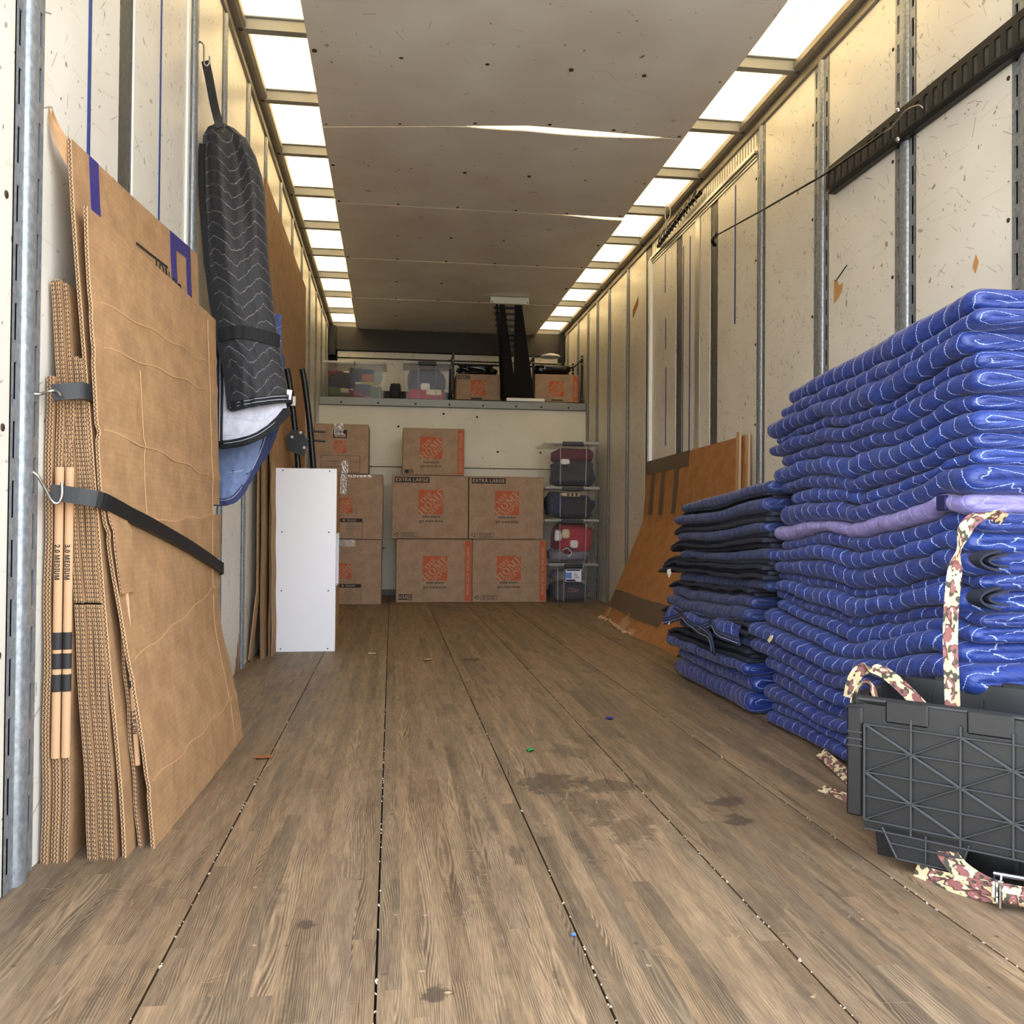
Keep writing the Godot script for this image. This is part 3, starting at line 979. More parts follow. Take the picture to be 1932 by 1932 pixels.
	g = G.new(); g.off = Vector2(1.2, 2.2); g.bx(Vector3(XL + 0.09, 2.295, ZF - 0.02), Vector3(XR - 0.02, 2.355, ZF + 0.03), 0.003); part(g, "slat", M.lining, wf)
	g = G.new(); g.off = Vector2(0.2, 0.2); g.bx(Vector3(XL + 0.09, 1.97, ZF - 0.02), Vector3(XR - 0.02, 2.285, ZF + 0.015), 0.003); part(g, "slat", M.lining, wf)
	g = G.new(); g.bx(Vector3(XL + 0.09, YLOFT, ZF - 0.02), Vector3(XR - 0.02, 1.97, ZF - 0.005), 0); part(g, "recess_board", M.loft_shade_brown, wf)
	for s in [[XL + 0.005, XL + 0.08], [XR - 0.07, XR - 0.005]]:
		g = G.new(); g.bx(Vector3(s[0], 2.30, ZF), Vector3(s[1], YC + 0.02, ZF + 0.10), 0.004); part(g, "corner_post", M.black_steel, wf)

func build_ceiling() -> void:
	var ce := setting("ceiling", "grey ceiling sheets under a translucent roof with galvanised roof bows", "ceiling")
	var g := G.new()
	g.bx(Vector3(XL - 0.05, YC + 0.075, ZF - 0.05), Vector3(XR + 0.05, YC + 0.078, ZR), 0)
	part(g, "roof_skin", M.roof_fibre, ce)
	# roof bows
	var bow := G.new()
	var pr := [Vector2(-0.036, 0.0), Vector2(-0.034, 0.004), Vector2(-0.024, 0.006), Vector2(-0.020, 0.046), Vector2(0.020, 0.046), Vector2(0.024, 0.006), Vector2(0.034, 0.004), Vector2(0.036, 0.0)]
	bow.strip(Transform3D(Basis(Vector3(0, 0, -1), Vector3.RIGHT, Vector3.DOWN), Vector3.ZERO), pr, XR - XL - 0.02)
	var bm := bow.mesh()
	for k in 14:
		var o := inst(bm, "roof_bow", M.bow, ce)
		o.position = Vector3(XL + 0.01, YC + 0.073, -1.275 - 0.6145 * k)
	# ceiling sheets; the edges of two of them have sprung open
	var seams := [ZR, -2.02, -3.18, -4.42, -5.585, -6.745, -7.93, ZF + 0.06]
	var bend := func(k: int, x: float) -> float:      # how far a seam runs from straight
		if k == 3: return -0.10 + 0.16 * clampf((x + 0.36) / 1.0, 0, 1) - 0.04 * pow(clampf((x - 0.5) / 0.93, 0, 1), 2.0)
		return 0.0
	var gap := func(k: int, x: float) -> float:
		if k == 3: return 0.066 * pow(sin(PI * clampf((x - 0.32) / 1.02, 0, 1)), 0.8)
		if k == 4: return 0.050 * smoothstep(0.95, 1.40, x)
		return 0.0
	rng.seed = 5
	for k in seams.size() - 1:
		g = G.new()
		g.off = Vector2(rng.randf() * 4, rng.randf() * 4)
		var top := []; var bot := []; var uv := []
		var x0 := -0.362 + rng.randf_range(-0.006, 0.006); var x1 := 1.432 + rng.randf_range(-0.006, 0.006)
		for r in 13:
			var f := r / 12.0
			var rb := []; var rt := []; var ru := []
			for q in 19:
				var e := q / 18.0
				var x := lerpf(x0, x1, e)
				var za: float = seams[k] + bend.call(k, x) - gap.call(k, x) - 0.002
				var zb: float = seams[k + 1] + bend.call(k + 1, x) + 0.002
				var zz := lerpf(za, zb, f)
				var y := YC + 0.004 * sin(e * 9.0 + k) * sin(f * PI) - 0.003 * sin(zz * 5.1)
				rb.append(Vector3(x, y, zz)); rt.append(Vector3(x, y + 0.005, zz)); ru.append(Vector2(x, zz))
			bot.append(rb); top.append(rt); uv.append(ru)
		g.grid(bot, uv, false)
		g.grid(top, uv, true)
		for q in 18:
			g.quad(bot[0][q], bot[0][q + 1], top[0][q + 1], top[0][q], Vector2.ZERO, Vector2.ZERO, Vector2.ZERO, Vector2.ZERO)
			g.quad(bot[12][q + 1], bot[12][q], top[12][q], top[12][q + 1], Vector2.ZERO, Vector2.ZERO, Vector2.ZERO, Vector2.ZERO)
		for r in 12:
			g.quad(bot[r + 1][0], bot[r][0], top[r][0], top[r + 1][0], Vector2.ZERO, Vector2.ZERO, Vector2.ZERO, Vector2.ZERO)
			g.quad(bot[r][18], bot[r + 1][18], top[r + 1][18], top[r][18], Vector2.ZERO, Vector2.ZERO, Vector2.ZERO, Vector2.ZERO)
		var sh := part(g, "ceiling_sheet", M.ceiling_paint, ce)
		for x in [-0.335, 0.02, 0.38, 0.74, 1.06, 1.40]:        # fixings along the seam and under the bow
			for zz in [seams[k + 1] + bend.call(k + 1, x) + 0.03, (seams[k] + seams[k + 1]) / 2]:
				var s := G.new()
				s.lathe(Transform3D(Basis(Vector3.RIGHT, PI), Vector3(x, YC + 0.003, zz)), [Vector2(0.011, -0.002), Vector2(0.010, 0.004), Vector2(0.004, 0.006), Vector2(0, 0.006)], 8)
				part(s, "fixing", M.rust, sh)
	# rails along the wall tops
	for left in [true, false]:
		var rl := setting("trim_%d" % (2 if left else 3), "grey aluminium top rail along the %s wall" % ("left" if left else "right"), "rail")
		var s := 1.0 if left else -1.0
		var x := XL if left else XR
		g = G.new()
		g.bx(Vector3(x - s * 0.03, 2.558, ZF), Vector3(x + s * 0.012, YC + 0.075, ZR), 0.004)
		part(g, "rail_web", M.rail, rl)
		g = G.new()
		g.bx(Vector3(x, 2.598, ZF), Vector3(x + s * 0.050, YC + 0.073, ZR), 0.012)
		part(g, "rail_flange", M.rail, rl)
		for k in 14:
			g = G.new()
			g.lathe(Transform3D(Basis(Vector3.RIGHT, PI), Vector3(x + s * 0.030, 2.600, -1.275 - 0.6145 * k + 0.02)), [Vector2(0.010, -0.002), Vector2(0.009, 0.005), Vector2(0.004, 0.008), Vector2(0, 0.008)], 8)
			part(g, "rail_bolt", M.rust, rl)

func build_wall_fittings() -> void:
	# slotted steel track on the right wall
	var t := thing("wall_track", "long black slotted steel track bolted across the right wall posts", "track", Vector3(XR, 1.965, -3.43))
	var ln := -3.43 - ZR
	ln = absf(ln)
	var fr := Transform3D(Basis(Vector3.DOWN, Vector3(0, 0, 1), Vector3.LEFT), Vector3(-0.036, 0.056, 0))
	var g := G.new()
	g.slotted(fr, ln, 0.078, 0.004, 0.0505, 0.0250, 0.058, 0.012, 0.006)
	part(g, "slotted_face", M.track_steel, t)
	g = G.new()
	for s in [[0.0, 0.017, 0.030, 0.040], [0.095, 0.112, 0.030, 0.038]]:
		g.bx(Vector3(-s[2], s[0], 0), Vector3(0.0, s[1], ln), 0.003)
	part(g, "track_flange", M.track_steel, t)
	g = G.new()
	g.bx(Vector3(-0.030, 0.015, 0), Vector3(-0.026, 0.097, ln), 0)
	part(g, "track_back", M.galvanised_dull, t)
	for k in 24:
		g = G.new()
		g.lathe(Transform3D(Basis(), Vector3(-0.022, 0.111, 0.07 + k * 0.101)), [Vector2(0.0045, 0), Vector2(0.0045, 0.003), Vector2(0, 0.004)], 8)
		part(g, "stud", M.chrome, t)
	for y in [0.006, 0.106]:
		g = G.new()
		g.lathe(Transform3D(Basis(Vector3(0, 0, 1), PI / 2), Vector3(-0.030, y, 0.51)), [Vector2(0.010, 0), Vector2(0.010, 0.005), Vector2(0.005, 0.009), Vector2(0, 0.009)], 6)
		part(g, "bolt", M.chrome, t)
	# thin cord hooked between the door post and the track
	t = thing("tie_cord", "thin taut dark cord hooked from side door post to black track", "cord", Vector3.ZERO)
	g = G.new()
	g.tube([Vector3(1.700, 2.188, -4.67), Vector3(1.695, 2.110, -4.05), Vector3(1.688, 2.036, -3.42), Vector3(1.682, 2.005, -2.93)], 0.0045, 6)
	part(g, "cord", M.black_steel, t)
	g = G.new()
	g.tube(spline([Vector3(1.682, 2.005, -2.95), Vector3(1.680, 2.003, -2.91), Vector3(1.680, 2.010, -2.87), Vector3(1.686, 2.026, -2.82), Vector3(1.700, 2.022, -2.775), Vector3(1.712, 2.008, -2.765)], 4), 0.0035, 6)
	part(g, "hook", M.steel_wire, t)
	g = G.new()
	g.tube(spline([Vector3(1.700, 2.188, -4.65), Vector3(1.702, 2.189, -4.71), Vector3(1.715, 2.184, -4.76), Vector3(1.742, 2.180, -4.80)], 4), 0.010, 7)
	part(g, "end_hook", M.black_steel, t)
	# bundle of black hooks and white string lying on the vent header
	t = thing("hook_bundle", "tangled bundle of black hooks and string hung on vent header", "bundle", Vector3.ZERO)
	g = G.new()
	g.tube(spline([Vector3(1.715, 2.47, -5.78), Vector3(1.712, 2.495, -5.5), Vector3(1.712, 2.52, -5.2), Vector3(1.715, 2.525, -4.96)], 5), 0.014, 7)
	part(g, "bundle_core", M.black_steel, t)
	rng.seed = 8
	for k in 14:
		g = G.new()
		var z := -5.72 + k * 0.055
		var y := 2.478 + (z + 5.78) * 0.055
		g.tube([Vector3(1.708, y - 0.035, z), Vector3(1.698, y, z + rng.randf_range(-0.01, 0.01)), Vector3(1.710, y + 0.038, z + rng.randf_range(-0.02, 0.02))], 0.004, 5)
		part(g, "hook_prong", M.black_steel, t)
	g = G.new()
	g.tube(spline([Vector3(1.70, 2.51, -5.55), Vector3(1.66, 2.585, -5.45), Vector3(1.655, 2.60, -5.36), Vector3(1.675, 2.54, -5.40), Vector3(1.66, 2.50, -5.50), Vector3(1.69, 2.46, -5.66)], 6), 0.003, 5)
	part(g, "string", M.scrap_white, t)

# ---------------------------------------------------------------- folded moving blankets
# A pad folded to a thick slab: the fold runs along z and faces the aisle (-x); both ends are pinched in.
# lo / hi give the height of its underside and top at s in 0..1 (far end .. near end).
func folded(parent: Node3D, called: String, m: Material, xf: float, xb: float, zf: float, zn: float, lo: Callable, hi: Callable, seed_: float, pinch := 0.55, uoff := 0.0, flat := false) -> MeshInstance3D:
	var g := G.new()
	var rows := []; var uvs := []
	var ns := 46
	var na := 15
	var ln := zn - zf
	for r in range(-6, ns + 7):
		var s := clampf(float(r) / ns, 0.0, 1.0)
		var cap := 0.0            # 0 on the body, up to 1 at the middle of the end
		if r < 0: cap = -r / 6.0
		elif r > ns: cap = (r - ns) / 6.0
		var dirz := -1.0 if r < 0 else 1.0
		var y0: float = lo.call(s); var y1: float = hi.call(s)
		var th := y1 - y0
		var ym := (y0 + y1) / 2.0
		var bl := minf(0.034, th * 0.55)                       # how far the end bulges
		var z := lerpf(zf + bl, zn - bl, s)
		var k := 1.0
		if cap > 0.0:
			var a := cap * PI * 0.62
			z += dirz * bl * sin(minf(a, PI * 0.5)) * (1.0 if a < PI * 0.5 else 1.0 - (1.0 - sin(a)) * 2.2)
			k = maxf(0.06, cos(a * 0.80)) if cap < 1.0 else 0.03
			z += 0.006 * nz.get_noise_2d(seed_ * 31.0 + cap * 90.0, s * 400.0) * cap
		var fx := xf + 0.010 * nz.get_noise_2d(s * ln * 110.0, seed_ * 17.0) + 0.004 * nz.get_noise_2d(s * ln * 420.0, seed_ * 29.0)
		fx += cap * cap * 0.035
		var row := []; var uv := []
		var per := 0.0
		var last := Vector3.ZERO
		for q in na + 2:
			var p: Vector3
			if q == 0: p = Vector3(xb, ym - th * 0.5 * k, z)
			elif q == na + 1: p = Vector3(xb, ym + th * 0.5 * k, z)
			else:
				var a := -PI / 2 + PI * (q - 1.0) / (na - 1.0)
				var ca := pow(maxf(cos(a), 0.0), 0.75 if not flat else 0.35)
				var rx := (0.030 + th * 0.35) if not flat else 0.006
				var puck := 0.0028 * nz.get_noise_2d(s * ln * 900.0 + seed_ * 50.0, q * 40.0) if not flat else 0.0015 * nz.get_noise_2d(s * ln * 300.0 + seed_ * 50.0, q * 40.0)
				p = Vector3(fx + rx * (1.0 - ca) - puck, ym + th * 0.5 * k * signf(a) * pow(absf(sin(a)), 0.85), z + puck * 0.5)
			if q > 0: per += p.distance_to(last)
			last = p
			row.append(p)
			uv.append(Vector2(s * ln + uoff + dirz * cap * 0.075, per - (0.5 if q > 0 else 0.0) * 0.0))
		# measure the perimeter from the fold's middle, so that the chevrons stay put
		var mid: float = uv[(na + 1) / 2].y
		for q in uv.size(): uv[q] = Vector2(uv[q].x, uv[q].y - mid + seed_ * 0.013)
		rows.append(row); uvs.append(uv)
	g.grid(rows, uvs, false)
	var cen := Vector3(xb, 0, 0)
	for e in 2:                       # close the small mouths at the ends
		var row: Array = rows[0] if e == 0 else rows[-1]
		var mp := Vector3.ZERO
		for p in row: mp += p
		mp /= row.size()
		for q in row.size() - 1:
			var uv := Vector2(uoff, 0)
			if e == 0: g.quad(row[q + 1], row[q], mp, mp, uv, uv, uv, uv)
			else: g.quad(row[q], row[q + 1], mp, mp, uv, uv, uv, uv)
	return part(g, called, m, parent)

func ordinal(k: int) -> String:
	return ["first", "second", "third", "fourth", "fifth", "sixth", "seventh", "eighth", "ninth", "tenth", "eleventh", "twelfth", "thirteenth", "fourteenth", "fifteenth", "sixteenth", "seventeenth", "eighteenth", "nineteenth", "twentieth", "twenty-first", "twenty-second", "twenty-third", "twenty-fourth", "twenty-fifth", "twenty-sixth", "twenty-seventh"][k]

func build_tall_pile() -> void:
	# from the top down: thickness, far end, inset of the fold, material
	var B := "quilt_blue"; var R := "quilt_royal"
	var L := [[0.066, -2.707, 0.012, R], [0.040, -2.742, 0.0, R], [0.058, -2.832, -0.006, R], [0.031, -2.772, 0.010, R], [0.046, -2.822, 0.004, R], [0.037, -2.762, 0.014, R], [0.060, -2.802, 0.004, B], [0.038, -2.752, 0.010, R], [0.036, -2.672, 0.012, B], [0.057, -2.732, -0.004, R],
		[0.038, -2.782, 0.002, "quilt_lavender"], [0.040, -2.757, 0.014, R], [0.042, -2.812, 0.0, B], [0.048, -2.777, -0.002, R], [0.024, -2.782, 0.020, R], [0.044, -2.752, -0.008, B], [0.030, -2.787, 0.012, R], [0.040, -2.757, 0.002, B], [0.050, -2.832, -0.010, B], [0.054, -2.942, -0.022, B],
		[0.052, -2.927, -0.014, R], [0.044, -2.842, -0.002, B], [0.040, -2.812, 0.006, R], [0.048, -2.842, -0.006, R], [0.043, -2.807, 0.006, B], [0.048, -2.832, -0.002, R]]
	var n := L.size()
	var total := 0.0
	for a in L: total += a[0]
	var sc := 1.145 / total
	# heights of the boundaries along the pile, bottom up
	var ns := 64
	var bound := []
	var row := PackedFloat32Array(); row.resize(ns + 1)
	bound.append(row)
	for k in n:
		var a: Array = L[n - 1 - k]
		var nxt := PackedFloat32Array(); nxt.resize(ns + 1)
		for q in ns + 1:
			var s := float(q) / ns
			var t: float = a[0] * sc * (0.935 + 0.075 * s) * (1.0 + 0.55 * nz.get_noise_2d(s * 70.0 + k * 61.0, k * 37.0)) 
			nxt[q] = bound[k][q] + t
		bound.append(nxt)
	for k in n + 1:       # keep the top where it is, whatever the waves add up to
		pass
	var fit := PackedFloat32Array(); fit.resize(ns + 1)
	for q in ns + 1:
		var s := float(q) / ns
		fit[q] = lerpf(1.065, 1.150, s) / bound[n][q]
	for k in n + 1:
		for q in ns + 1: bound[k][q] *= fit[q]
	for k in n:
		var a: Array = L[n - 1 - k]
		var from_top := n - 1 - k
		var lo := func(s: float) -> float: return bound[k][int(s * ns)] + (0.001 if k == 0 else -0.0015)
		var hi := func(s: float) -> float: return bound[k + 1][int(s * ns)] + 0.0015
		var what := "blue quilted moving blanket" if a[3] == B else "royal blue quilted moving blanket"
		if a[3] == "quilt_lavender": what = "faded lavender quilted moving blanket"
		var label := "%s, %s from the top of the tall pile" % [what, ordinal(from_top)]
		if from_top == 0: label = "royal blue quilted moving blanket topping the tall pile"
		if from_top == 10: label = "faded lavender moving blanket with navy patch in the tall blue pile"
		if from_top == n - 1: label = "royal blue quilted moving blanket lying on the floor under the tall pile"
		var zn := -1.775 + 0.018 * sin(k * 2.4) + (0.012 if k % 3 == 0 else 0.0)
		var o := thing("moving_blanket", label, "blanket", Vector3.ZERO, 0.0, "blankets folded in the tall pile")
		folded(o, "quilted_pad", M[a[3]], 1.205 + a[2], 1.715, a[1], zn, lo, hi, k + 1.0, 0.55, k * 0.137)
		if from_top == 10:
			var g := G.new()
			var y0: float = lo.call(0.90) + 0.004; var y1: float = hi.call(0.90) - 0.004
			g.box(Transform3D(Basis(), Vector3(1.2075, (y0 + y1) / 2, -1.875)), Vector3(0.010, (y1 - y0), 0.036), 0.003)
			part(g, "sewn_patch", M.patch_navy, o)
		if from_top in [13, 15]:       # bound corner folded over at the near end
			var s := 0.93
			var ym: float = (lo.call(s) + hi.call(s)) / 2; var h: float = hi.call(s) - lo.call(s)
			var g := G.new()
			for j in 2:
				var rr := h * (0.44 - 0.16 * j)
				var pts := []
				for q in 15:
					var an := lerpf(-2.4, 2.4, q / 14.0)
					pts.append(Vector3(1.212 + 0.022 + j * 0.02 - cos(an) * 0.026, ym + sin(an * 0.6) * rr, -1.765 + 0.004 * j))
				g.ribbon(pts, same(Vector3(0, 0, 1), 15), 0.046 - 0.01 * j, 0.005)
			part(g, "bound_edge", M.binding_dark, o)
		if from_top == 19:             # little tear showing the wadding
			var g := G.new()
			g.prism(Transform3D(Basis(Vector3(0, 0, 1), Vector3(0.2, 1, 0).normalized(), Vector3(-1, 0.2, 0).normalized()), Vector3(1.168, hi.call(0.12) - 0.026, -2.70)), PackedVector2Array([Vector2(-0.016, -0.008), Vector2(-0.002, -0.014), Vector2(0.012, 0.0), Vector2(0.014, 0.012), Vector2(0.0, 0.008)]), 0.003)
			part(g, "torn_wadding", M.cloth_cream, o)
	# loose threads are part of the pads they hang from; left out as too small

func build_low_pile() -> void:
	# dark pile further in, bottom up: kind, thickness, far end, fold inset
	var L := [["fold", 0.072, -3.78, 0.0], ["fold", 0.048, -3.76, 0.012], ["fold", 0.042, -3.84, -0.012], ["edge", 0.040, -3.86, 0.010], ["fold", 0.034, -3.74, 0.016], ["edge", 0.046, -3.90, 0.006], ["fold", 0.046, -3.86, -0.012], ["fold", 0.040, -3.80, 0.0], ["edge", 0.024, -3.80, 0.012],
		["fold", 0.038, -3.72, 0.010], ["edge", 0.054, -3.93, 0.004], ["fold", 0.034, -3.70, 0.004], ["edge", 0.042, -3.84, 0.010], ["fold", 0.036, -3.72, -0.006], ["edge", 0.030, -3.80, 0.010], ["fold", 0.038, -3.74, -0.010], ["edge", 0.016, -3.70, 0.016], ["fold", 0.040, -3.70, -0.002]]
	var n := L.size()
	var ns := 64
	var bound := []
	var row := PackedFloat32Array(); row.resize(ns + 1)
	bound.append(row)
	for k in n:
		var nxt := PackedFloat32Array(); nxt.resize(ns + 1)
		for q in ns + 1:
			var s := float(q) / ns
			nxt[q] = bound[k][q] + L[k][1] * (1.0 + 0.30 * nz.get_noise_2d(s * 60.0 + k * 83.0, k * 53.0 + 900.0))
		bound.append(nxt)
	for q in ns + 1:
		var f: float = lerpf(0.728, 0.785, float(q) / ns) / bound[n][q]
		for k in n + 1: bound[k][q] *= f
	for k in n:
		var a: Array = L[k]
		var lo := func(s: float) -> float: return bound[k][int(s * ns)] + (0.001 if k == 0 else -0.001)
		var hi := func(s: float) -> float: return bound[k + 1][int(s * ns)] + 0.001
		var zn := -2.795 + (0.012 * sin(k * 1.9)) - (0.0 if k > 8 else 0.145)
		if a[0] == "fold":
			var o := thing("moving_blanket", "dark navy quilted moving blanket with fold outward, %s from the floor in the low pile" % ordinal(k), "blanket", Vector3.ZERO, 0.0, "blankets folded in the low pile")
			folded(o, "quilted_pad", M.quilt_navy if k > 2 else M.quilt_royal, 1.195 + a[3], 1.66, a[2], zn, lo, hi, k + 40.0, 0.5, k * 0.19)
		else:
			var o := thing("moving_blanket", "blackish navy moving blanket with bound edges outward, %s from the floor in the low pile" % ordinal(k), "blanket", Vector3.ZERO, 0.0, "blankets folded in the low pile")
			var nl := maxi(2, int(round(a[1] / 0.0125)))
			for j in nl:
				var lj := func(s: float) -> float: return lerpf(lo.call(s), hi.call(s), float(j) / nl) + 0.0006 - 0.030 * pow(clampf(1.0 - s / 0.16, 0, 1), 1.5) * (0.4 + 0.6 * float(j) / nl)
				var hj := func(s: float) -> float: return lerpf(lo.call(s), hi.call(s), float(j + 1) / nl) - 0.0006 - 0.030 * pow(clampf(1.0 - s / 0.16, 0, 1), 1.5) * (0.4 + 0.6 * float(j) / nl)
				var zf: float = a[2] + 0.045 * sin(j * 2.3 + k) * 0.8
				folded(o, "folded_layer", M.binding_dark, 1.19 + a[3] + 0.012 * sin(j * 3.1 + k * 1.7), 1.64, zf, zn, lj, hj, k * 3.0 + j + 60.0, 0.3, 0.0, true)
			if k in [5, 10]:           # white care tag poking out
				var g := G.new()
				var y: float = lo.call(0.08) - 0.01
				g.ribbon(spline([Vector3(1.20, y + 0.02, -3.80), Vector3(1.178, y + 0.012, -3.78), Vector3(1.170, y - 0.008, -3.74)], 4), same(Vector3(0, 0, 1), 9), 0.026, 0.0015)
				part(g, "care_tag", M.care_tag, o)
	# flap with a wavy bound hem hanging out of the pile
	var flap := thing("moving_blanket", "navy moving blanket flap with wavy bound hem hanging out of the low pile", "blanket", Vector3.ZERO, 0.0, "blankets folded in the low pile")
	var y6: PackedFloat32Array = bound[6]
	var rows := []; var uvs := []
	var hem := []
	for r in 41:
		var s := r / 40.0
		var z := lerpf(-3.80, -2.99, s)
		var yt: float = y6[clampi(int(s * 60) + 2, 0, 64)] + 0.006
		var drop := 0.030 + 0.016 * sin(s * 15.0 + 0.6) + 0.012 * s + 0.03 * pow(s, 8.0) + 0.035 * pow(1.0 - s, 8.0)
		var out := 0.034 + 0.012 * sin(s * 15.0 + 2.0)
		var row2 := []; var uv2 := []
		for q in 9:
			var f := q / 8.0
			row2.append(Vector3(1.205 - out * sin(f * PI * 0.5), yt - drop * pow(f, 1.6), z + 0.012 * sin(f * 3.0 + s * 9.0)))
			uv2.append(Vector2(s * 0.81, f * 0.09))
		rows.append(row2); uvs.append(uv2)
		hem.append(row2[8])
	var g2 := G.new()
	g2.grid(rows, uvs, true)
	part(g2, "flap_cloth", M.quilt_blue, flap)
	g2 = G.new()
	g2.ribbon(hem, same(Vector3(-0.25, 1, 0), hem.size()), 0.030, 0.006)
	part(g2, "bound_hem", M.binding_navy, flap)
	for dy in [-0.006, 0.006]:
		var th := []
		for p in hem: th.append(p + Vector3(-0.004, dy, 0))
		g2 = G.new()
		g2.tube(th, 0.0009, 4)
		part(g2, "stitch_line", M.thread, flap)
	# hanging folded hem further down
	flap = thing("moving_blanket", "navy moving blanket corner with bound hems drooping down the low pile", "blanket", Vector3.ZERO, 0.0, "blankets folded in the low pile")
	for j in 2:
		var dx := -0.012 * j
		var pts := spline([Vector3(1.200 + dx, 0.292 - j * 0.014, -3.72), Vector3(1.186 + dx, 0.272 - j * 0.016, -3.52), Vector3(1.176 + dx, 0.246 - j * 0.016, -3.36), Vector3(1.168 + dx, 0.236 - j * 0.008, -3.25), Vector3(1.158 + dx, 0.222, -3.19 + 0.012 * j), Vector3(1.155 + dx, 0.175 + j * 0.01, -3.16 + 0.016 * j)], 6)
		g2 = G.new()
		g2.ribbon(pts, same(Vector3(-0.35, 0.8, 0.45), pts.size()), 0.030, 0.006)
		part(g2, "bound_hem", M.binding_navy if j != 1 else M.binding_dark, flap)
		var th := []
		for p in pts: th.append(p + Vector3(-0.006, 0.004, 0.003))
		g2 = G.new()
		g2.tube(th, 0.0009, 4)
		part(g2, "stitch_line", M.thread, flap)

# ---------------------------------------------------------------- tote, straps and ratchet
func build_tote() -> void:
	var a := Vector3(0.905, 0, -1.675)           # near left foot
	var dx := Vector3(0.688, 0, 0.726)           # along the long side, towards the rear of the truck
	var dz := Vector3(0.726, 0, -0.688)          # across, towards the pile
	var t := thing("tote", "black plastic tote with ribbed lid hanging open beside blue blankets", "tote", a)
	t.basis = Basis(dx, Vector3.UP, -dz)         # local x along the front, y up, -z away from it
	var ln := 0.53; var wd := 0.285; var h := 0.31
	var ins := 0.028                             # taper towards the foot
	var g := G.new()
	# tapered walls with thickness, as four slabs, and a bottom
	var P := func(x: float, y: float, z: float) -> Vector3:
		var f := ins * (1.0 - y / h)
		return Vector3(clampf(x, f, ln - f), y, -clampf(z, f, wd - f))
	var o2 := Vector2.ZERO
	for s in [[Vector2(0, 0), Vector2(ln, 0)], [Vector2(ln, 0), Vector2(ln, wd)], [Vector2(ln, wd), Vector2(0, wd)], [Vector2(0, wd), Vector2(0, 0)]]:
		var b0: Vector3 = P.call(s[0].x, 0.0, s[0].y); var b1: Vector3 = P.call(s[1].x, 0.0, s[1].y)
		var t0: Vector3 = P.call(s[0].x, h, s[0].y); var t1: Vector3 = P.call(s[1].x, h, s[1].y)
		g.quad(b0, b1, t1, t0, Vector2(0, 0), Vector2(b0.distance_to(b1), 0), Vector2(b0.distance_to(b1), h), Vector2(0, h))
		var c := Vector3(ln / 2, 0, -wd / 2)
		var ib0 := b0.lerp(Vector3(c.x, b0.y, c.z), 0.02) + Vector3(0, 0.004, 0); var ib1 := b1.lerp(Vector3(c.x, b1.y, c.z), 0.02) + Vector3(0, 0.004, 0)
		var it0 := t0.lerp(Vector3(c.x, t0.y, c.z), 0.02); var it1 := t1.lerp(Vector3(c.x, t1.y, c.z), 0.02)
		g.quad(ib1, ib0, it0, it1, Vector2(0, 0), Vector2(b0.distance_to(b1), 0), Vector2(b0.distance_to(b1), h), Vector2(0, h))
		g.quad(t0, t1, it1, it0, o2, o2, o2, o2)
	g.quad(P.call(0, 0.004, 0), P.call(ln, 0.004, 0), P.call(ln, 0.004, wd), P.call(0, 0.004, wd), Vector2(0, 0), Vector2(ln, 0), Vector2(ln, wd), Vector2(0, wd))
	g.quad(P.call(0, 0, wd), P.call(ln, 0, wd), P.call(ln, 0, 0), P.call(0, 0, 0), Vector2(0, 0), Vector2(ln, 0), Vector2(ln, wd), Vector2(0, wd))
	part(g, "tub", M.black_plastic, t)
	g = G.new()                                  # rolled rim
	for s in [[Vector3(-0.006, h, 0.006), Vector3(ln + 0.006, h, 0.006)], [Vector3(-0.006, h, -wd - 0.006), Vector3(ln + 0.006, h, -wd - 0.006)], [Vector3(-0.006, h, 0.006), Vector3(-0.006, h, -wd - 0.006)], [Vector3(ln + 0.006, h, 0.006), Vector3(ln + 0.006, h, -wd - 0.006)]]:
		g.bar(s[0] + Vector3(0, -0.012, 0), s[1] + Vector3(0, -0.012, 0), 0.012, 0.026, Vector3.UP, 0.003)
	part(g, "rim", M.black_plastic, t)
	for k in 5:                                  # ribs inside the far wall and on the foot
		g = G.new()
		g.bar(Vector3(0.06 + k * 0.10, h - 0.03, -wd + 0.008), Vector3(0.06 + k * 0.10, 0.06, -wd + 0.03), 0.006, 0.008)
		part(g, "wall_rib", M.black_plastic, t)
		g = G.new()
		g.bar(Vector3(0.07 + k * 0.10, 0.10, -0.012), Vector3(0.07 + k * 0.10, 0.012, -0.022), 0.008, 0.010)
		part(g, "foot_rib", M.black_plastic, t)
	for k in 4:
		g = G.new()
		g.box(Transform3D(Basis(), Vector3(0.09 + k * 0.13, h + 0.003, -wd - 0.006)), Vector3(0.05, 0.010, 0.014), 0.002)
		part(g, "rim_catch", M.black_plastic, t)
	# hinge wire
	g = G.new()
	g.tube([Vector3(0.006, h - 0.004, 0.020), Vector3(ln, h - 0.004, 0.020)], 0.004, 6)
	part(g, "hinge_wire", M.rib_plastic, t)
	# lid leaf hanging down outside the front wall, seen from its ribbed underside
	var lid := MeshInstance3D.new()
	lid.name = "lid_leaf"
	g = G.new()
	var z0 := 0.024
	g.prism(Transform3D(Basis(), Vector3(0, 0, z0)), PackedVector2Array([Vector2(-0.012, 0.085), Vector2(0.02, 0.085), Vector2(0.02, 0.068), Vector2(ln, 0.068), Vector2(ln, 0.300), Vector2(0.13, 0.306), Vector2(0.13, 0.298), Vector2(0.02, 0.300), Vector2(-0.012, 0.292)]), 0.006)
	lid.mesh = g.mesh()
	lid.material_override = M.black_plastic
	t.add_child(lid, true)
	g = G.new()                                  # shallow step at the left edge and hinge tabs
	g.bx(Vector3(-0.012, 0.085, z0), Vector3(0.018, 0.292, z0 + 0.012), 0.004)
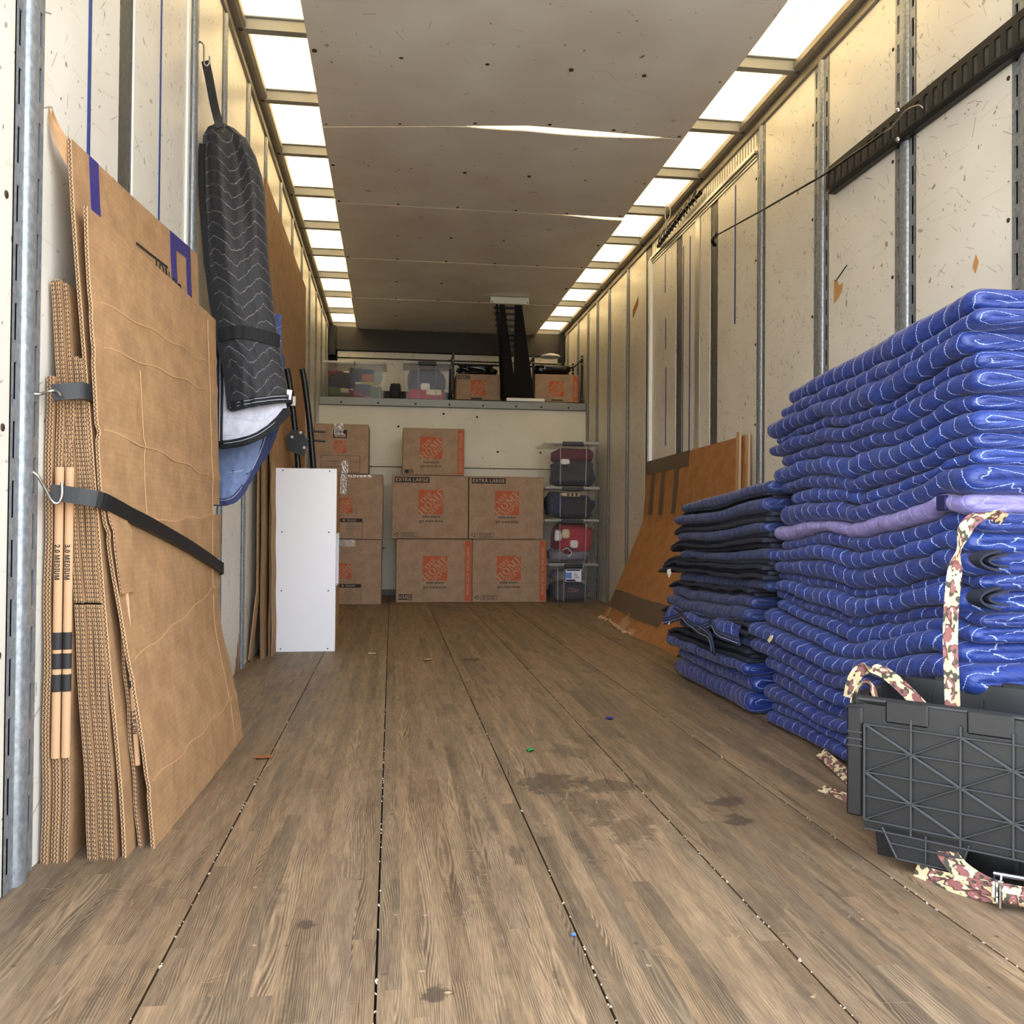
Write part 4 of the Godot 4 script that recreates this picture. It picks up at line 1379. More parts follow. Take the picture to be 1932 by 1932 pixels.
	part(g, "lid_lip", M.black_plastic, lid)
	for x in [0.06, 0.20, 0.34]:
		g = G.new()
		g.bx(Vector3(x, 0.270, z0 + 0.004), Vector3(x + 0.075, 0.312, z0 + 0.012), 0.003)
		part(g, "hinge_tab", M.black_plastic, lid)
	g = G.new()                                  # tongue below
	g.prism(Transform3D(Basis(), Vector3(0, 0, z0)), PackedVector2Array([Vector2(0.055, 0.075), Vector2(0.205, 0.075), Vector2(0.188, 0.022), Vector2(0.082, 0.022)]), 0.006)
	part(g, "lid_tongue", M.black_plastic, lid)
	var top := 0.262; var bot := 0.082
	var X := [0.022, 0.106, 0.190, 0.274, 0.358, 0.442, 0.526]
	var rib := func(p: Vector2, q: Vector2, w: float) -> void:
		var gg := G.new()
		gg.bar(Vector3(p.x, p.y, z0 + 0.010), Vector3(q.x, q.y, z0 + 0.010), 0.010, w, Vector3(0, 0, 1).cross(Vector3(q.x - p.x, q.y - p.y, 0).normalized()), 0.0012)
		part(gg, "lid_rib", M.rib_plastic, lid)
	for k in X.size(): rib.call(Vector2(X[k], top + (0.0 if k == 0 else 0.02)), Vector2(X[k], bot - (0.015 if k else 0.0)), 0.0042)
	for k in 5: rib.call(Vector2(X[0], lerpf(top, bot, k / 4.0)), Vector2(ln, lerpf(top, bot, k / 4.0)), 0.0036)
	rib.call(Vector2(X[0], bot - 0.016), Vector2(ln, bot - 0.016), 0.0036)
	var q4 := (top - bot) / 4.0
	for k in X.size() - 1:      # diamonds
		for j in 4:
			var up := (j + k) % 2 == 0
			var ya := top - q4 * j; var yb := top - q4 * (j + 1)
			rib.call(Vector2(X[k], ya if up else yb), Vector2(X[k + 1], yb if up else ya), 0.0052 if up else 0.0034)
	for s in [[Vector2(0.055, 0.075), Vector2(0.082, 0.022)], [Vector2(0.082, 0.022), Vector2(0.188, 0.022)], [Vector2(0.188, 0.022), Vector2(0.205, 0.075)], [Vector2(0.068, 0.048), Vector2(0.196, 0.048)], [Vector2(0.132, 0.075), Vector2(0.132, 0.024)]]:
		rib.call(s[0], s[1], 0.0034)
	for y in [0.245, 0.232, 0.219]:
		g = G.new()
		g.bx(Vector3(-0.010, y - 0.002, z0 + 0.010), Vector3(0.018, y + 0.002, z0 + 0.015), 0.001)
		part(g, "lip_rib", M.rib_plastic, lid)

func build_straps() -> void:
	var g: G
	# upright length of webbing that runs from the pile down into the tote
	var p := spline([Vector3(1.255, 0.655, -1.735), Vector3(1.19, 0.665, -1.700), Vector3(1.135, 0.640, -1.680), Vector3(1.108, 0.575, -1.672), Vector3(1.090, 0.50, -1.66), Vector3(1.080, 0.42, -1.65), Vector3(1.070, 0.34, -1.63), Vector3(1.063, 0.27, -1.615)], 6)
	var sd := []
	for k in p.size():
		var f := float(k) / (p.size() - 1)
		var an := lerpf(0.9, -0.15, smoothstep(0.0, 0.55, f)) + (1.35 * exp(-pow((f - 0.40) / 0.07, 2.0)))
		sd.append(Vector3(0.80 * cos(an), 0.10 * sin(an), 0.60 * cos(an)) + Vector3(0.6, 0.1, -0.8) * sin(an))
	g = G.new()
	g.ribbon(p, sd, 0.027, 0.0022)
	solo(g, "webbing_strap", M.camo, "camouflage webbing strap rising from black tote against blue blankets", "strap")
	# loop that flops over the left end of the tote
	p = spline([Vector3(1.01, 0.21, -1.70), Vector3(1.015, 0.27, -1.745), Vector3(1.02, 0.325, -1.80), Vector3(1.008, 0.335, -1.825), Vector3(0.99, 0.31, -1.835), Vector3(0.985, 0.27, -1.84)], 6)
	p = spline([Vector3(1.075, 0.235, -1.66), Vector3(1.055, 0.275, -1.70), Vector3(1.035, 0.315, -1.755), Vector3(1.020, 0.335, -1.80), Vector3(1.00, 0.335, -1.83), Vector3(0.985, 0.31, -1.845), Vector3(0.978, 0.27, -1.85)], 6)
	g = G.new()
	g.ribbon(p, same(Vector3(0.68, 0.05, 0.72), p.size()), 0.026, 0.0022)
	solo(g, "webbing_strap", M.camo, "camouflage webbing strap arching over the left rim of tote", "strap")
	p = spline([Vector3(0.965, 0.22, -1.705), Vector3(0.960, 0.29, -1.71), Vector3(0.945, 0.322, -1.705), Vector3(0.925, 0.325, -1.70), Vector3(0.905, 0.31, -1.69), Vector3(0.897, 0.29, -1.685)], 6)
	g = G.new()
	g.ribbon(p, same(Vector3(0.75, 0, -0.66), p.size()), 0.024, 0.0022)
	solo(g, "webbing_strap", M.camo, "short pink backed webbing loop at the corner of tote", "strap")
	# two tails on the floor between pile and tote
	p = spline([Vector3(1.165, 0.022, -2.36), Vector3(1.150, 0.018, -2.26), Vector3(1.135, 0.010, -2.15), Vector3(1.12, 0.006, -2.05), Vector3(1.10, 0.004, -1.93)], 6)
	g = G.new()
	var s2 := []
	for k in p.size(): s2.append(Vector3(0.75, 0.62 - 0.5 * k / p.size(), 0.1))
	g.ribbon(p, s2, 0.030, 0.0022)
	solo(g, "webbing_strap", M.camo, "camouflage webbing tail lying on the floor against lowest blankets", "strap")
	p = spline([Vector3(1.035, 0.004, -2.095), Vector3(1.055, 0.004, -2.035), Vector3(1.075, 0.005, -1.98), Vector3(1.10, 0.010, -1.90)], 6)
	g = G.new()
	s2 = []
	for k in p.size(): s2.append(Vector3(0.75, 0.25, 0.3))
	g.ribbon(p, s2, 0.026, 0.0022)
	solo(g, "webbing_strap", M.camo, "dark webbing end lying flat on the boards behind tote", "strap")
	# strap that leads to the ratchet on the floor
	p = spline([Vector3(1.000, 0.075, -1.560), Vector3(0.998, 0.052, -1.535), Vector3(1.000, 0.034, -1.500), Vector3(1.010, 0.026, -1.455), Vector3(1.022, 0.026, -1.425)], 6)
	g = G.new()
	g.ribbon(p, same(Vector3(0.70, 0.35, 0.50), p.size()), 0.034, 0.0024)
	solo(g, "webbing_strap", M.camo, "pinkish camouflage webbing running from tote tongue down to ratchet", "strap")
	p = spline([Vector3(0.955, 0.004, -1.565), Vector3(0.968, 0.007, -1.53), Vector3(0.984, 0.012, -1.49), Vector3(1.005, 0.016, -1.45), Vector3(1.022, 0.020, -1.425)], 6)
	g = G.new()
	s2 = []
	for k in p.size(): s2.append(Vector3(0.55, 0.55, 0.5))
	g.ribbon(p, s2, 0.034, 0.0024)
	solo(g, "webbing_strap", M.camo, "dark camouflage webbing fold on the floor under ratchet", "strap")
	# ratchet buckle
	var t := thing("ratchet_buckle", "shiny steel ratchet buckle with webbing wound on its spool", "ratchet", Vector3(1.040, 0.004, -1.405))
	t.rotation = Vector3(0.0, 0.93, 0.0)
	for s in [-1.0, 1.0]:
		g = G.new()
		g.prism(Transform3D(Basis(), Vector3(0, 0, s * 0.024 - 0.0015)), PackedVector2Array([Vector2(-0.030, 0.004), Vector2(-0.012, 0.0), Vector2(0.075, 0.0), Vector2(0.080, 0.014), Vector2(0.072, 0.026), Vector2(0.020, 0.030), Vector2(-0.018, 0.042), Vector2(-0.034, 0.034)]), 0.003)
		part(g, "side_plate", M.chrome, t)
		g = G.new()
		var teeth := PackedVector2Array()
		for q in 20:
			var r := 0.019 if q % 2 == 0 else 0.015
			teeth.append(Vector2(cos(TAU * q / 20) * r - 0.008, sin(TAU * q / 20) * r + 0.022))
		g.prism(Transform3D(Basis(), Vector3(0, 0, s * 0.029 - 0.0012)), teeth, 0.0024)
		part(g, "toothed_wheel", M.chrome, t)
		g = G.new()
		g.prism(Transform3D(Basis(), Vector3(0, 0, s * 0.034 - 0.0012)), PackedVector2Array([Vector2(-0.022, 0.018), Vector2(0.0, 0.010), Vector2(0.030, 0.014), Vector2(0.040, 0.026), Vector2(0.030, 0.036), Vector2(-0.010, 0.040)]), 0.0026)
		part(g, "handle_plate", M.chrome, t)
	g = G.new()
	var wind := []
	for q in 40:
		var an := TAU * q / 16.0
		wind.append(Vector3(-0.008 + cos(an) * (0.010 + q * 0.00016), 0.022 + sin(an) * (0.010 + q * 0.00016), 0))
	g.ribbon(wind, same(Vector3(0, 0, 1), 40), 0.042, 0.0018)
	part(g, "spool", M.camo, t)
	for a in [[0.060, 0.030], [0.072, 0.008], [0.030, 0.012]]:
		g = G.new()
		g.tube([Vector3(a[0], a[1], -0.036), Vector3(a[0], a[1], 0.036)], 0.0045, 8)
		part(g, "cross_pin", M.chrome, t)

# ---------------------------------------------------------------- board leaning on the left wall
# where(f, h): f from near (0) to far (1), h from foot (0) to top (1); the good face looks into the aisle (+x)
func skin(parent: Node3D, called: String, where: Callable, f0: float, f1: float, h0: float, h1: float, nf: int, nh: int, th: float, m: Material, edge: Material) -> MeshInstance3D:
	var g := G.new()
	g.off = Vector2(rng.randf() * 3, rng.randf() * 3)
	var fr := []; var bk := []; var uv := []
	for a in nh + 1:
		var h := lerpf(h0, h1, float(a) / nh)
		var rf := []; var rb := []; var ru := []
		for b in nf + 1:
			var p: Vector3 = where.call(lerpf(f0, f1, float(b) / nf), h)
			rf.append(p); rb.append(p - Vector3(th, 0, 0)); ru.append(Vector2(p.z, p.y))
		fr.append(rf); bk.append(rb); uv.append(ru)
	g.grid(fr, uv, true)
	g.grid(bk, uv, false)
	var o := part(g, called, m, parent)
	g = G.new()
	var al := 0.0
	for a in nh:
		var st: float = fr[a][0].distance_to(fr[a + 1][0])
		g.quad(bk[a][0], fr[a][0], fr[a + 1][0], bk[a + 1][0], Vector2(al, 0), Vector2(al, th), Vector2(al + st, th), Vector2(al + st, 0))
		g.quad(fr[a][nf], bk[a][nf], bk[a + 1][nf], fr[a + 1][nf], Vector2(al, 0), Vector2(al, th), Vector2(al + st, th), Vector2(al + st, 0))
		al += st
	al = 0.0
	for b in nf:
		var st: float = fr[0][b].distance_to(fr[0][b + 1])
		g.quad(fr[nh][b], fr[nh][b + 1], bk[nh][b + 1], bk[nh][b], Vector2(al, 0), Vector2(al + st, 0), Vector2(al + st, th), Vector2(al, th))
		g.quad(fr[0][b + 1], fr[0][b], bk[0][b], bk[0][b + 1], Vector2(al, 0), Vector2(al + st, 0), Vector2(al + st, th), Vector2(al, th))
		al += st
	part(g, "cut_edge", edge, o)
	return o

func along(pts: Array, h: float) -> Vector3:       # point on a list of (x, y, z) by share of its height
	var top: float = pts[-1].y
	var y := h * top
	for k in pts.size() - 1:
		if y <= pts[k + 1].y or k == pts.size() - 2:
			var f: float = clampf((y - pts[k].y) / maxf(pts[k + 1].y - pts[k].y, 1e-5), 0, 1)
			var a: Vector3 = pts[maxi(k - 1, 0)]; var b: Vector3 = pts[k]; var c: Vector3 = pts[k + 1]; var d: Vector3 = pts[mini(k + 2, pts.size() - 1)]
			var q := b.cubic_interpolate(c, a, d, f)
			return Vector3(q.x, y, q.z)
	return pts[-1]

func on_board(where: Callable, f0: float, f1: float, h0: float, h1: float, m: Material, parent: Node3D, called: String, lift := 0.0012) -> void:     # tape or print that follows a board
	var g := G.new()
	var n := 10
	var nf := 3
	var rows := []; var uvs := []; var back := []
	for a in n + 1:
		var r := []; var u := []; var bq := []
		for b in nf + 1:
			var p: Vector3 = where.call(lerpf(f0, f1, float(b) / nf), lerpf(h0, h1, float(a) / n))
			r.append(p + Vector3(lift, 0, 0)); u.append(Vector2(p.z, p.y)); bq.append(p)
		rows.append(r); uvs.append(u); back.append(bq)
	g.grid(rows, uvs, true)
	for a in n:
		g.quad(back[a][0], rows[a][0], rows[a + 1][0], back[a + 1][0], Vector2.ZERO, Vector2.ZERO, Vector2.ZERO, Vector2.ZERO)
	part(g, called, m, parent)

func flat_box(label: String, zn: float, zf: float, xb: float, xt: float, h: float, th: float, m: Material, edge: Material, slit := 0.0, group := "", bow := 0.0, called := "flattened_box") -> Node3D:
	var t := thing(called, label, "cardboard", Vector3.ZERO, 0.0, group)
	var w := func(f: float, hh: float) -> Vector3:
		return Vector3(lerpf(xb, xt, hh) + bow * sin(hh * PI) + 0.0015 * sin(hh * 23.0 + zn * 50.0), hh * h, lerpf(zn, zf, f))
	t.set_meta("surface", w)
	var n := 2 if th > 0.008 else 1
	for k in n:
		var wk := func(f: float, hh: float) -> Vector3:
			var p: Vector3 = w.call(f, hh)
			p.x -= k * th / n
			p.z -= 0.004 * k
			return p
		if slit > 0.0:
			skin(t, "upper_panel", wk, 0, 1, slit / h + 0.004 / h, 1.0, 3, 14, th / n - 0.0012, m, edge)
			skin(t, "lower_flap", wk, 0, 1, 0.0, slit / h, 3, 8, th / n - 0.0012, m, edge)
		else:
			skin(t, "panel", wk, 0, 1, 0, 1, 3, 18, th / n - 0.0012, m, edge)
	return t

func build_left_boards() -> void:
	rng.seed = 2024
	var g: G
	# --- flattened boxes standing against the wall, with printed folds outward
	var t: Node3D
	for k in 3:
		var x0: float = XL + 0.022 + k * 0.0165
		var lab: String = ["flattened brown box pressed against the wall lining, torn at its foot", "flattened brown box with black bands, between two others by the wall post", "flattened brown box with black bands and printed size, outermost of three by wall post"][k]
		t = flat_box(lab, -1.79 - 0.004 * k, -2.60, x0, x0 - 0.004, [0.905, 0.875, 0.86][k], 0.0145, M.cardboard_brown, M.cut_edge, 0.0, "flattened boxes by the wall post")
		if k > 0:
			g = G.new()          # smooth fold down the middle of the near edge
			var pr := []
			for q in 9:
				var a := PI * q / 8.0
				pr.append(Vector2(x0 - 0.0075 - cos(a) * 0.0078, -1.789 - 0.004 * k + sin(a) * 0.007))
			var r0 := []; var r1 := []; var u0 := []
			for p in pr:
				r0.append(Vector3(p.x, 0.195, p.y)); r1.append(Vector3(p.x, 0.735, p.y)); u0.append(Vector2(p.x, 0))
			g.grid([r0, r1], [u0, u0], true)
			part(g, "printed_fold", M.fold_tan, t)
			for b in [[0.318, 0.350], [0.360, 0.389], [0.396, 0.428]]:
				g = G.new()
				var q0 := []; var q1 := []
				for p in pr:
					var c := Vector2(x0 - 0.0075, -1.789 - 0.004 * k)
					var e: Vector2 = c + (p - c) * 1.10
					q0.append(Vector3(e.x, b[0], e.y)); q1.append(Vector3(e.x, b[1], e.y))
				g.grid([q0, q1], [u0, u0], true)
				part(g, "black_band", M.print_black, t)
			words("3.0 MEDIUM" if k == 2 else "2.0 MEDIUM", 0.0095, Transform3D(Basis(Vector3(0, -1, 0), Vector3(1, 0, 0), Vector3(0, 0, 1)), Vector3(x0 - 0.0075, 0.558, -1.7815 - 0.004 * k)), M.print_black, t, "size_print", 700, false, 0.9)
		if k == 2:               # outlined address panel printed on the face
			var wf: Callable = t.get_meta("surface")
			for s in [[0.10, 0.104, 0.30, 0.70], [0.55, 0.554, 0.30, 0.70], [0.10, 0.55, 0.30, 0.306], [0.10, 0.55, 0.694, 0.70]]:
				on_board(wf, s[0], s[1], s[2], s[3], M.print_black, t, "printed_line")
			for q in 5: on_board(wf, 0.13, 0.5, 0.36 + q * 0.06, 0.364 + q * 0.06, M.print_black, t, "printed_line")
		t.remove_meta("surface")
	# --- stack of greyish flats leaning in front of them
	for k in 5:
		var x0: float = -0.548 + k * 0.0105
		var hh: float = [1.085, 1.088, 1.082, 0.945, 0.94][k]
		t = flat_box("grey-edged flattened box leaning on the wall, %s of five from the wall" % ordinal(k), -1.80 + 0.004 * sin(k * 2.0), -2.62, x0, x0 - 0.084 * hh / 1.085, hh, 0.0098, M.cardboard_grey, M.cut_edge_grey, 0.478, "grey-edged flattened boxes", 0.004)
		t.remove_meta("surface")
	t = flat_box("thin flattened box with black bands tucked behind the big leaning sheet", -1.86, -2.62, -0.476, -0.522, 0.50, 0.009, M.cardboard_brown, M.cut_edge_grey, 0.0, "", 0.0)
	t.remove_meta("surface")
	g = G.new()
	g.bar(Vector3(-0.4845, 0.16, -1.859), Vector3(-0.512, 0.50, -1.859), 0.010, 0.006, Vector3(0, 0, 1), 0.002)
	part(g, "printed_fold", M.fold_tan, t)
	for b in [[0.335, 0.372], [0.312, 0.326]]:
		g = G.new()
		g.bar(Vector3(lerpf(-0.4845, -0.512, (b[0] - 0.16) / 0.34), b[0], -1.8575), Vector3(lerpf(-0.4845, -0.512, (b[1] - 0.16) / 0.34), b[1], -1.8575), 0.0112, 0.0066, Vector3(0, 0, 1), 0.001)
		part(g, "black_band", M.print_black, t)
	words("1.5 PLAIN", 0.0085, Transform3D(Basis(Vector3(0.08, -1, 0).normalized(), Vector3(1, 0.08, 0).normalized(), Vector3(0, 0, 1)), Vector3(-0.4925, 0.245, -1.8555)), M.print_black, t, "size_print", 700, false, 0.9)
	# --- tall sheet with dark blue tape
	t = thing("cardboard_sheet", "tall cardboard sheet with dark blue tape stripes leaning on the left wall", "cardboard")
	var tall := func(f: float, h: float) -> Vector3:
		var near := along([Vector3(-0.490, 0, -1.81), Vector3(-0.530, 0.45, -1.805), Vector3(-0.570, 0.917, -1.80), Vector3(-0.603, 1.352, -1.795)], h)
		var far := along([Vector3(-0.49, 0, -2.80), Vector3(-0.535, 0.5, -2.80), Vector3(-0.553, 0.95, -2.79), Vector3(-0.577, 1.425, -2.78)], h)
		var p := near.lerp(far, f)
		p.x -= 0.004 * sin(f * PI) * h
		return p
	skin(t, "board", tall, 0, 1, 0, 1, 12, 20, 0.007, M.cardboard, M.cut_edge)
	g = G.new()                   # near top corner curling back to the wall
	var rows := []; var rows2 := []; var uvs := []
	for a in 8:
		var f := a / 7.0
		var r := []; var r2 := []; var u := []
		for b in 7:
			var h := b / 6.0
			var p := Vector3(-0.611 - 0.031 * f, 1.352 - 0.05 * (1.0 - h) * (1.0 - f * 0.5) + 0.058 * pow(f, 1.5), -1.80 + 0.016 * sin(f * PI * 0.7))
			r.append(p); r2.append(p + Vector3(0.004, 0, -0.006)); u.append(Vector2(f * 0.1, h * 0.1))
		rows.append(r); rows2.append(r2); uvs.append(u)
	g.grid(rows, uvs, false); g.grid(rows2, uvs, true)
	part(g, "curled_corner", M.cardboard, t)
	for s in [[0.095, 0.150, 0.45, 1.0], [0.705, 0.762, 0.40, 1.0], [0.865, 0.915, 0.40, 1.0]]:
		on_board(tall, s[0], s[1], s[2], s[3], M.blue_tape, t, "blue_tape_stripe")
	on_board(tall, 0.762, 0.865, 0.972, 1.0, M.blue_tape, t, "blue_tape_stripe")
	on_board(tall, 0.40, 0.67, 0.922, 0.927, M.print_black, t, "printed_line")
	words("DO NOT", 0.036, Transform3D(Basis(Vector3(0, 0, 1), Vector3(0.05, -1, 0).normalized(), Vector3(1, 0.05, 0).normalized()), Vector3(-0.5740, 1.262, -2.43)), M.print_black, t, "printed_words", 700, false, 1.6)
	# --- big plain sheet in front
	t = thing("cardboard_sheet", "large plain tan cardboard sheet leaning foremost on the left wall, creased", "cardboard")
	var big := func(f: float, h: float) -> Vector3:
		var near := along([Vector3(-0.450, 0, -1.855), Vector3(-0.468, 0.20, -1.84), Vector3(-0.500, 0.413, -1.825), Vector3(-0.530, 0.608, -1.81), Vector3(-0.541, 0.70, -1.80), Vector3(-0.554, 0.95, -1.79), Vector3(-0.571, 1.225, -1.79)], h)
		var far := along([Vector3(-0.430, 0, -2.79), Vector3(-0.462, 0.171, -2.80), Vector3(-0.502, 0.352, -2.80), Vector3(-0.510, 0.77, -2.80), Vector3(-0.526, 1.237, -2.80)], h)
		var p := near.lerp(far, f)
		p.x += 0.012 * sin(f * PI) * (0.3 + 0.7 * sin(h * PI))
		p.x += 0.0016 * nz.get_noise_2d(f * 120.0, h * 150.0)
		for c in [[0.655 - 0.035 * f, 0.0045], [0.50 + 0.03 * f, 0.0035], [0.78 + 0.05 * f, 0.0025], [0.85 + 0.05 * f, 0.002], [0.27 + 0.10 * f, 0.0025], [0.10, 0.003]]:
			p.x += c[1] * exp(-pow((h * 1.24 - c[0] * 1.24) / 0.010, 2.0))
		p.x += 0.003 * exp(-pow((f - 0.885) / 0.008, 2.0)) + 0.0015 * exp(-pow((f - 0.24) / 0.006, 2.0))
		return p
	skin(t, "board", big, 0, 0.90, 0, 1, 36, 84, 0.007, M.cardboard, M.cut_edge)
	skin(t, "edge_flap", big, 0.9005, 1.0, 0.555, 1, 5, 40, 0.006, M.cardboard, M.cut_edge)
	skin(t, "edge_tab", big, 0.9005, 1.018, 0.428, 0.532, 5, 10, 0.006, M.cardboard, M.cut_edge)
	skin(t, "edge_flap", big, 0.9005, 1.0, 0.0, 0.412, 5, 40, 0.006, M.cardboard, M.cut_edge)
	var ear := func(f: float, h: float) -> Vector3:
		var p: Vector3 = big.call(0.0 + f * 0.085, lerpf(0.405, 0.545, h))
		return p + Vector3(0.006 + 0.006 * sin(h * 3.0), 0, 0.012 * sin(h * PI) * (1.0 - f))
	skin(t, "torn_ear", ear, 0, 1, 0, 1, 5, 10, 0.003, M.cardboard, M.cut_edge)
	for c in [[0.02, 0.66, 0.88, 0.615], [0.0, 0.51, 0.88, 0.53], [0.04, 0.79, 0.90, 0.815], [0.04, 0.86, 0.90, 0.88], [0.03, 0.30, 0.90, 0.365], [0.02, 0.105, 0.9, 0.105], [0.87, 0.01, 0.885, 0.98], [0.235, 0.50, 0.245, 0.78]]:
		var line := []
		for k in 25: line.append(big.call(lerpf(c[0], c[2], k / 24.0), lerpf(c[1], c[3], k / 24.0) + 0.003 * sin(k * 0.9)) + Vector3(0.0004, 0, 0))
		g = G.new()
		g.ribbon(line, same(Vector3(0, 1, 0) if absf(c[2] - c[0]) > 0.1 else Vector3(0, 0, 1), 25), 0.0022, 0.0012)
		part(g, "crease_line", M.crease_pale, t)
	# --- rubber straps with steel hooks
	t = thing("rubber_strap", "black rubber strap with hook clasping the board stack, upper one", "strap")
	g = G.new()
	var p := spline([Vector3(-0.617, 0.868, -1.758), Vector3(-0.596, 0.872, -1.762), Vector3(-0.572, 0.876, -1.775), Vector3(-0.562, 0.874, -1.80), Vector3(-0.560, 0.872, -1.86)], 6)
	g.ribbon(p, same(Vector3(0, 1, 0), p.size()), 0.030, 0.009)
	part(g, "rubber_band", M.rubber, t)
	g = G.new()
	g.tube(spline([Vector3(-0.652, 0.862, -1.735), Vector3(-0.640, 0.861, -1.722), Vector3(-0.627, 0.862, -1.728), Vector3(-0.622, 0.868, -1.745), Vector3(-0.612, 0.872, -1.752), Vector3(-0.603, 0.868, -1.748), Vector3(-0.598, 0.862, -1.745)], 5), 0.0028, 7)
	part(g, "steel_hook", M.steel_wire, t)
	t = thing("rubber_strap", "black rubber strap slanting across the big cardboard sheet, hooked to the post", "strap")
	g = G.new()
	p = [Vector3(-0.617, 0.686, -1.758), Vector3(-0.592, 0.684, -1.762), Vector3(-0.560, 0.679, -1.768), Vector3(-0.538, 0.674, -1.782)]
	var sd := same(Vector3(0, 1, 0.1), 4)
	for k in 13:
		var f := 0.02 + 0.985 * k / 12.0
		var q: Vector3 = big.call(f, 0)
		var yy: float = lerpf(0.668, 0.497, pow(f, 0.95))
		q = big.call(f, yy / 1.24)
		p.append(Vector3(q.x + 0.008, yy, q.z))
		sd.append(Vector3(0, 1, 0))
	p.append(Vector3(-0.532, 0.485, -2.83)); sd.append(Vector3(0, 1, 0))
	p = spline(p, 3)
	sd = same(Vector3(0, 1, 0), p.size())
	g.ribbon(p, sd, 0.030, 0.010)
	part(g, "rubber_band", M.rubber, t)
	g = G.new()
	g.tube(spline([Vector3(-0.655, 0.700, -1.735), Vector3(-0.652, 0.715, -1.725), Vector3(-0.640, 0.722, -1.720), Vector3(-0.628, 0.716, -1.722), Vector3(-0.620, 0.695, -1.735), Vector3(-0.612, 0.672, -1.748), Vector3(-0.603, 0.667, -1.752), Vector3(-0.596, 0.68, -1.752), Vector3(-0.596, 0.705, -1.752)], 5), 0.0030, 7)
	part(g, "steel_hook", M.steel_wire, t)

func build_far_boards() -> void:
	rng.seed = 555
	var t: Node3D
	for a in [["tall flattened wardrobe box standing against the left wall beyond the hanging pad", -4.36, -6.38, -0.590, -0.600, 2.25, 0.012, 0.0], ["flattened box leaning on the taller one beyond the hanging pad", -4.46, -5.58, -0.565, -0.582, 1.70, 0.012, 0.004], ["narrow flattened box beside the white shelf, bent at its foot", -4.44, -4.57, -0.552, -0.566, 0.93, 0.008, 0.0]]:
		t = flat_box(a[0], a[1], a[2], a[3], a[4], a[5], a[6], M.cardboard, M.cut_edge, 0.0, "", a[7])
		t.remove_meta("surface")
	# kinked near flap of the tall one
	var g := G.new()
	g.bar(Vector3(-0.632, 0.005, -4.27), Vector3(-0.612, 0.30, -4.34), 0.005, 0.10, Vector3(0, 0, 1), 0.001)
	g.bar(Vector3(-0.612, 0.30, -4.34), Vector3(-0.614, 1.02, -4.33), 0.005, 0.05, Vector3(0, 0, 1), 0.001)
	solo(g, "cardboard_strip", M.cardboard, "crumpled cardboard strip standing at the left wall by the flattened boxes", "cardboard")

